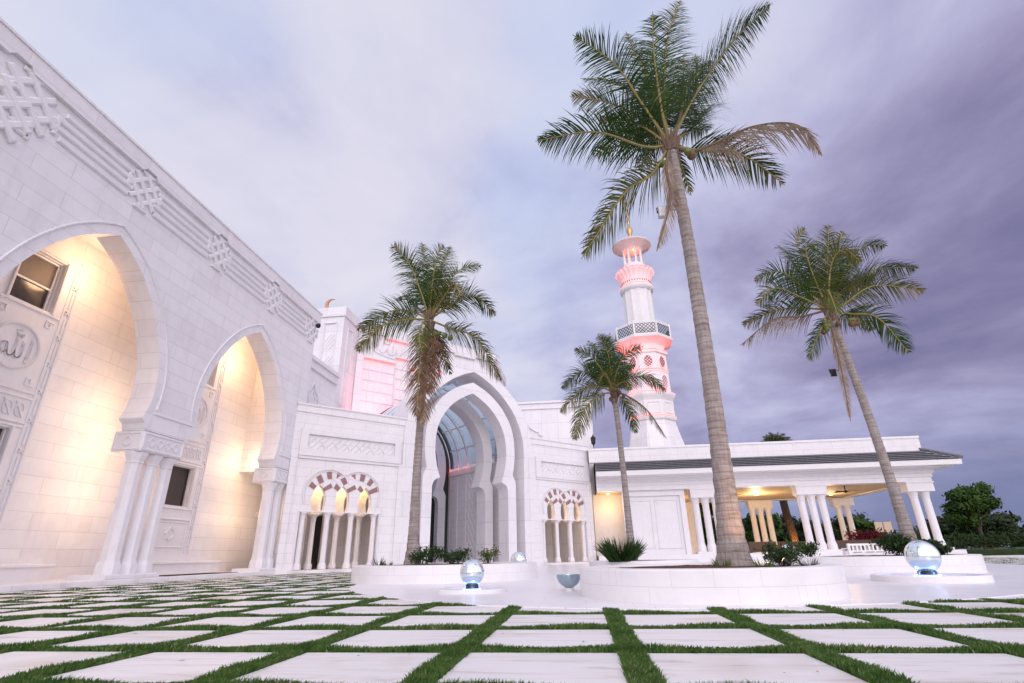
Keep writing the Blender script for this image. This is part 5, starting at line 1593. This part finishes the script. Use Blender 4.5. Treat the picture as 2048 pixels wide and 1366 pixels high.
def shrub(loc, rx, ry, h, label, mat='bush', n=700, size=.055, seed=1, group=None, lumps=7, z0=None):
    T = thing('shrub', label, 'shrub', loc, group)
    rng = random.Random(seed)
    x, y, z = loc
    bl = []
    for i in range(lumps):
        a = 2*pi*i/lumps+rng.random(); q = rng.uniform(.25, .62)
        bl.append((x+rx*q*cos(a), y+ry*q*sin(a), z+h*rng.uniform(.35, .78), rx*rng.uniform(.28, .5), ry*rng.uniform(.28, .5), h*rng.uniform(.2, .36)))
    bl.append((x, y, z+h*.42, rx*.7, ry*.7, h*.36))
    st = MB()
    for b in bl:
        st.tube([(x+(b[0]-x)*.2, y+(b[1]-y)*.2, z-.03), (x+(b[0]-x)*.6, y+(b[1]-y)*.6, z+(b[2]-z)*.6), b[:3]], [.012, .009, .004], 5)
    st.build('stem', 'bark', T, uv=False)
    leaf_cloud('foliage', mat, T, bl, n, size, seed, .35)
    return T

def blades_clump(loc, rx, h, label, mat, n, seed, cat='grass clump', name='grass_clump', w=.014):
    T = thing(name, label, cat, loc)
    rng = random.Random(seed); mb = MB()
    for i in range(n):
        a = rng.uniform(0, 2*pi); q = rx*sqrt(rng.random())*.55
        p = Vector((loc[0]+q*cos(a), loc[1]+q*.6*sin(a), loc[2]))
        a2 = a+rng.uniform(-.7, .7); e = rng.uniform(.75, 1.45)
        d = Vector((cos(a2)*cos(e), sin(a2)*cos(e), sin(e)))
        leaflet(mb, p, d, h*rng.uniform(.7, 1.25), w*rng.uniform(.7, 1.3), rng.uniform(.05, .3), Vector((sin(a2), -cos(a2), .2)).normalized(), rng, 3)
    mb.build('blades', mat, T, smooth=0, recalc=False, uv=False)

shrub((-4.4, 15.2, .38), .62, .5, .56, 'dark leafy shrub right beside the left palm trunk', 'bush', 900, .05, 11)
shrub((-3.55, 15.4, .38), .66, .5, .52, 'dark shrub between the left palm and the yellow green shrub', 'bush', 900, .05, 12)
shrub((-2.65, 15.6, .38), .33, .3, .46, 'small yellow green shrub behind the mirror globe', 'bushy', 260, .055, 13)
blades_clump((-5.75, 15.4, .38), .22, .26, 'tiny tuft of spiky leaves at the left end of the left palm planter', 'bush', 26, 14, w=.02)
blades_clump((-5.4, 15.2, .38), .18, .18, 'lowest tuft of leaves just left of the left palm trunk', 'bushy', 24, 15, w=.02)
blades_clump((1.25, 19.0, .36), .75, .72, 'thick grassy clump at the foot of the smallest palm', 'bush', 620, 16, w=.03)
shrub((2.92, 8.75, .38), .30, .26, .36, 'glossy leaved shrub just right of the tallest palm trunk', 'bush', 330, .042, 17)
shrub((3.12, 9.35, .38), .42, .4, .38, 'glossy leaved shrub at the right rim of the nearest planter', 'bush', 520, .04, 18)
blades_clump((2.05, 8.85, .38), .2, .17, 'low tuft at the left foot of the tallest palm trunk', 'bushy', 60, 19, w=.008)
blades_clump((2.62, 8.72, .38), .2, .15, 'low tuft at the right foot of the tallest palm trunk', 'bushy', 60, 20, w=.008)
blades_clump((3.3, 8.85, .38), .2, .14, 'fine grass tuft on the rim side of the glossy shrubs', 'bush', 60, 21, w=.007)
shrub((8.75, 16.95, .40), .62, .5, .62, 'broad dark shrub left of the leaning palm trunk', 'bush', 1500, .06, 22)
shrub((9.55, 16.75, .40), .5, .5, .46, 'dark shrub at the foot of the leaning palm', 'bush', 1200, .06, 23)
shrub((10.15, 17.5, .40), .3, .3, .30, 'low shrub behind the largest mirror globe', 'bush', 600, .06, 24)
shrub((6.4, 17.0, .40), .42, .42, .46, 'leafy shrub left of the white garden bench', 'bush', 500, .06, 25)
shrub((22.5, 47.5, .48), 2.2, .9, 1.7, 'dark red leaved shrub beyond the pavilion', 'bushr', 1600, .14, 26)
for i, (x, lab) in enumerate(((39.3, 'orange leaved croton by the kerb, leftmost of three'), (42.3, 'orange leaved croton by the kerb, middle one of three'), (45.0, 'orange leaved croton by the kerb, rightmost of three'))):
    shrub((x*.875, 41.5+.15*i, .0), .55, .4, .75, lab, 'busho', 260, .10, 40+i, 'crotons along the kerb')

def hedge():
    T = thing('hedge', 'long clipped dark green hedge beyond the drive', 'hedge', (70, 56, .4))
    bl = [(34.0+i*1.5, 56+.2*sin(i), 1.15, 1.0, .7, .74) for i in range(58)]
    m = MB()
    for i in range(58): m.tube([(34+i*1.5, 56, .38), (34+i*1.5, 56, 1.5)], .06, 5)
    m.build('stem', 'bark', T, uv=False)
    leaf_cloud('foliage', 'bush', T, bl, 26000, .14, 50, .5)
hedge()

def tree(loc, h, r, label, mat, seed, n=2600, size=.26, trunk=.16, squash=.8, group='trees beyond the grounds', lumps=11, low=.35):
    T = thing('tree', label, 'tree', loc, group)
    rng = random.Random(seed)
    x, y, z = loc
    tp = (x+rng.uniform(-.2, .2), y, z+h*.55)
    m = MB(); m.tube([(x, y, z-.1), (x+rng.uniform(-.1, .1), y, z+h*.3), tp], [trunk, trunk*.75, trunk*.4], 9)
    bl = []
    for i in range(lumps):
        a = rng.uniform(0, 2*pi); q = r*sqrt(rng.uniform(.05, .62)); zz = z+h*rng.uniform(low, .88)
        k = 1.0-.45*abs((zz-z)/h-.6)
        b = (x+q*k*cos(a), y+q*k*sin(a), zz, r*rng.uniform(.26, .46), r*rng.uniform(.26, .46), r*rng.uniform(.2, .36)*squash)
        bl.append(b)
        m.tube([(x, y, z+h*rng.uniform(.2, .4)), (x+(b[0]-x)*.5, y+(b[1]-y)*.5, z+(b[2]-z)*.75), b[:3]], [trunk*.4, trunk*.25, .02], 6)
    m.build('trunk', 'bark', T, uv=False)
    leaf_cloud('crown', mat, T, bl, n, size, seed, .3, .75)
    return T
tree((39.3, 60.5, .4), 6.6, 2.35, 'big rounded green tree standing alone right of the pavilion', 'tree', 60, 10500, .19, .22, 1.0, None, 28, .38)
spec = [
 (31.2, 66, 3.4, 1.7, 'small bright green tree left of the corner columns', 'tree'),
 (43.4, 66, 3.8, 3.2, 'low brown green bush-like tree to the right of the big rounded tree', 'treed'),
 (36.0, 95, 4.6, 5.0, 'wide dark tree left of the big rounded tree on the skyline', 'treed'),
 (52.0, 84, 4.2, 4.6, 'dark skyline tree at the right edge of the picture', 'treed'),
 (44.0, 98, 5.2, 5.4, 'spreading dark tree behind the corner columns', 'treed'),
 (62.0, 100, 4.6, 5.5, 'dark far tree above the right end of the hedge', 'treed'),
 (26.0, 80, 4.8, 3.6, 'dark tree seen between the middle and the rear columns', 'treed'),
 (20.2, 66, 4.2, 2.4, 'green tree seen just left of the middle columns', 'tree'),
 (17.0, 85, 4.0, 4.0, 'low dark tree behind the date palm trunk', 'treed'),
 (13.4, 60, 6.8, 2.7, 'tall green tree right of the tallest palm trunk seen under the pavilion', 'tree'),
 (10.6, 62, 9.0, 2.6, 'dark tall tree seen between the left column cluster', 'treed'),
 (30.6, 100, 5.2, 4.8, 'dark tree seen behind the dry red shrub', 'treed'),
]
for i, (x, y, h, r, lab, mt) in enumerate(spec):
    tree((x, y, .4), h, r, lab, mt, 70+i, 2600, .22+y*.0016, .15, .8)
def far_wood():
    rng = random.Random(9)
    bl = []
    for i in range(90):
        x = 6+i*2.1+rng.uniform(-1, 1); y = 140+rng.uniform(-8, 14)
        bl.append((x, y, 1.6+rng.uniform(0, 1.9), 2.8, 2.5, 1.7+rng.random()*1.3))
    o = leaf_cloud('far_wood', 'treed', None, bl, 16000, .75, 77, .3, .8)
    stuff(o, 'low dark wood along the far horizon', 'wood')
far_wood()

def date_palm():
    x, y = 22.1, 60.0
    B = Vector((21.62, 60, .4)); Cn = Vector((21.65, 60.0, 11.0))
    T = thing('date_palm', 'date palm behind the pavilion, rough trunk under the roof and crown above it', 'palm tree', B)
    rng = random.Random(2)
    mb = MB(); n = 110
    ctr = interp([B, B.lerp(Cn, .5)+Vector((-.48, 0, 0)), Cn], n//2)
    rad = [.28+.05*((i % 2)*2-1)*.9 for i in range(len(ctr))]
    mb.tube(ctr, rad, 14)
    for i in range(1, len(ctr)-1):
        for k in range(9):
            a = 2*pi*k/9+(i % 2)*pi/9
            d = Vector((cos(a), sin(a), 0)); p = ctr[i]+d*.25
            mb.tube([p, p+d*.13+Vector((0, 0, .10))], [.07, .035], 4)
    mb.build('trunk', 'bark', T, uv=False)
    for k in range(26):
        a = 2.4*k; e = .15+1.15*(k/26)
        d = Vector((cos(a)*cos(e), sin(a)*cos(e), sin(e)))
        frond(T, Cn, [d*1.1+Vector((0, 0, .15)), d*2.1+Vector((0, 0, -.25-.25*cos(e)))], 'g', rng, 1.2, .03)
    g = MB(); g.lathe(21.3, 58.9, [(.1, .4), (.12, .5), (.08, .56)], 10); o = g.build('ground_lamp', 'iron', T)
    MB().lathe(21.3, 58.9, [(.07, .565), (.07, .575)], 10).build('lamp_lens', 'warm_lamp', o)
    lamp('uplight', 'SPOT', (21.3, 58.9, .62), 750, (1, .40, .10), T, .05, (21.6, 60, 2.0), RAD(75), .6)
date_palm()

# ------------------------------------------------------------------ furniture and small things
def sofa(x, y, w, label, z=.48):
    T = thing('sofa', label, 'sofa', (x, y, z), 'brown outdoor sofas under the pavilion')
    MB().cbox(x-w/2, x+w/2, -(y+.08), -(y-.08), z+.05, z+.72, .02) if False else None
    b = MB(Frame((x, y, 0), (1, 0, 0), (0, -1, 0)))
    b.cbox(-w/2, w/2, -.02, .12, z+.06, z+.74, .03); b.build('backrest', 'rattan', T)
    b = MB(Frame((x, y, 0), (1, 0, 0), (0, -1, 0))); b.box(-w/2, w/2, -.75, -.02, z+.06, z+.3); b.build('seat', 'rattan', T)
    for s in (-1, 1):
        b = MB(Frame((x, y, 0), (1, 0, 0), (0, -1, 0))); b.box(s*w/2-.09*s-.06, s*w/2-.09*s+.06, -.74, .0, z+.3, z+.56); b.build('armrest', 'rattan', T)
        b = MB(Frame((x, y, 0), (1, 0, 0), (0, -1, 0))); b.box(s*w/2-.1*s-.04, s*w/2-.1*s+.04, -.7, .08, z, z+.06); b.build('leg', 'iron', T)
    b = MB(Frame((x, y, 0), (1, 0, 0), (0, -1, 0))); b.cbox(-w/2+.18, w/2-.18, -.7, -.04, z+.3, z+.44, .04); b.build('cushion', 'cushion', T)
sofa(12.9, 42.4, 1.9, 'brown woven sofa seen beside the tallest palm trunk, its back to the plaza')
sofa(15.7, 44.5, 2.0, 'brown woven sofa seen between the nearest shrubs and the middle columns')
sofa(19.2, 43.2, 2.9, 'longest brown woven sofa, right of the middle columns')

def bench():
    x, y, w = 13.05, 27.6, 1.75
    T = thing('garden_bench', 'white wooden garden bench behind the right planter', 'bench', (x, y, 0))
    F = Frame((x, y, 0), (1, 0, 0), (0, -1, 0))
    for s in (-1, 1):
        b = MB(F); b.box(s*w/2-.05, s*w/2+.05, -.06, .06, .014, .86); b.box(s*w/2-.05, s*w/2+.05, -.6, -.5, .014, .62); b.build('leg', 'white_paint', T)
        MB(F).box(s*w/2-.06, s*w/2+.06, -.62, .07, .62, .67).build('armrest', 'white_paint', T)
    b = MB(F); b.box(-w/2+.05, w/2-.05, -.03, .03, .76, .85); b.box(-w/2+.05, w/2-.05, -.03, .03, .5, .56)
    for i in range(9): q = -w/2+.18+i*(w-.36)/8; b.box(q-.035, q+.035, -.015, .015, .56, .76)
    b.build('backrest', 'white_paint', T)
    b = MB(F)
    for i in range(5): b.box(-w/2+.05, w/2-.05, -.55+i*.1, -.47+i*.1, .42, .455)
    b.build('seat', 'white_paint', T)
    for q in (-.5, .05, .5): MB(F).cbox(q-.17, q+.17, -.12, -.04, .46, .74, .02).build('cushion', 'cushion', T)
bench()

def sign():
    x, y = 25.5, 50.6
    T = thing('signboard', 'two small beige panels on a post beyond the pavilion', 'sign', (x, y, .4))
    MB().box(x-.04, x+.04, y+.03, y+.09, .38, 2.1).build('post', 'iron', T)
    F = Frame((x, y, 0), (1, 0, 0), (0, -1, 0))
    for s in (-1, 1): MB(F).cbox(s*.36-.31, s*.36+.31, -.03, .03, 1.9, 2.72, .01).build('panel', 'beige_panel', T)
MT['beige_panel'] = plain('beige_panel', (.62, .50, .36), .6, var=.05)
sign()

m = MB(); m.box(-15.3, -14.15, 17.9, 21.9, .151, .168)
tag(m.build('doormat', 'mat'), 'dark brown doormat on the platform under the second great arch', 'doormat')
AF = DIAG
m = MB(AF); m.box(1.9, 4.1, -4.2, -2.4, .131, .145)
tag(m.build('carpet', 'carpet'), 'strip of red carpet on the floor behind the left arcade columns', 'carpet')
def ornament():
    F = AF
    p = F(2.3, -1.9, .13)
    T = thing('vase', 'small black vase standing on the floor inside the left arcade', 'vase', p)
    MB().lathe(p.x, p.y, [(.09, .131), (.14, .2), (.15, .34), (.08, .48), (.07, .55), (.11, .6)], 14).build('body', 'iron', T)
ornament()
def camera_unit():
    p = WING(24.9, .16, 12.55)
    T = thing('security_camera', 'small dark dome camera under the end of the wing coping', 'camera', p)
    F = Frame(p, (0, 1, 0), (1, 0, 0))
    MB(F).lathe(0, .08, [(.02, .16), (.12, .12), (.13, .0), (.09, -.09), (.02, -.12)], 14).build('dome', 'iron', T)
    MB(F).box(-.05, .05, -.1, .05, .1, .2).build('bracket', 'white_paint', T)
camera_unit()

def trunk_light():
    x, y = 2.78, 8.22
    T = thing('ground_spotlight', 'small black spotlight in the nearest planter pointing at the tallest trunk', 'spotlight', (x, y, .38))
    MB().tube([(x, y, .36), (x, y, .45)], .012, 8).build('stake', 'iron', T)
    MB().tube([(x+.03, y-.02, .44), (x-.03, y+.02, .50)], [.022, .034], 12).build('housing', 'iron', T)
    MB().tube([(x-.031, y+.0207, .501), (x-.033, y+.022, .503)], .028, 12).build('lens', 'warm_lamp', T)
    lamp('trunk_beam', 'SPOT', (x-.05, y+.035, .53), 46, (1, .55, .28), T, .03, (2.34, 9.15, 1.7), RAD(75), .8)
trunk_light()
def litter():
    rng = random.Random(21); mb = MB()
    for i in range(70):
        y = 3.0+5.5*rng.random()**1.4; x = rng.uniform(-1.25, 1.0)*y
        z = .007 if not in_poly([x], [y], PLAZA)[0] else .018
        a = rng.uniform(0, 2*pi); L = rng.uniform(.008, .026); w = L*rng.uniform(.2, .5)
        ca, sa = cos(a), sin(a)
        mb.quad([(x-ca*L, y-sa*L, z), (x-sa*w, y+ca*w, z+.004), (x+ca*L, y+sa*L, z+.002), (x+sa*w, y-ca*w, z+.003)])
    stuff(mb.build('leaf_litter', 'leafb', smooth=0, recalc=False, uv=False), 'scattered dry brown leaf scraps on the slabs', 'leaf litter')
litter()
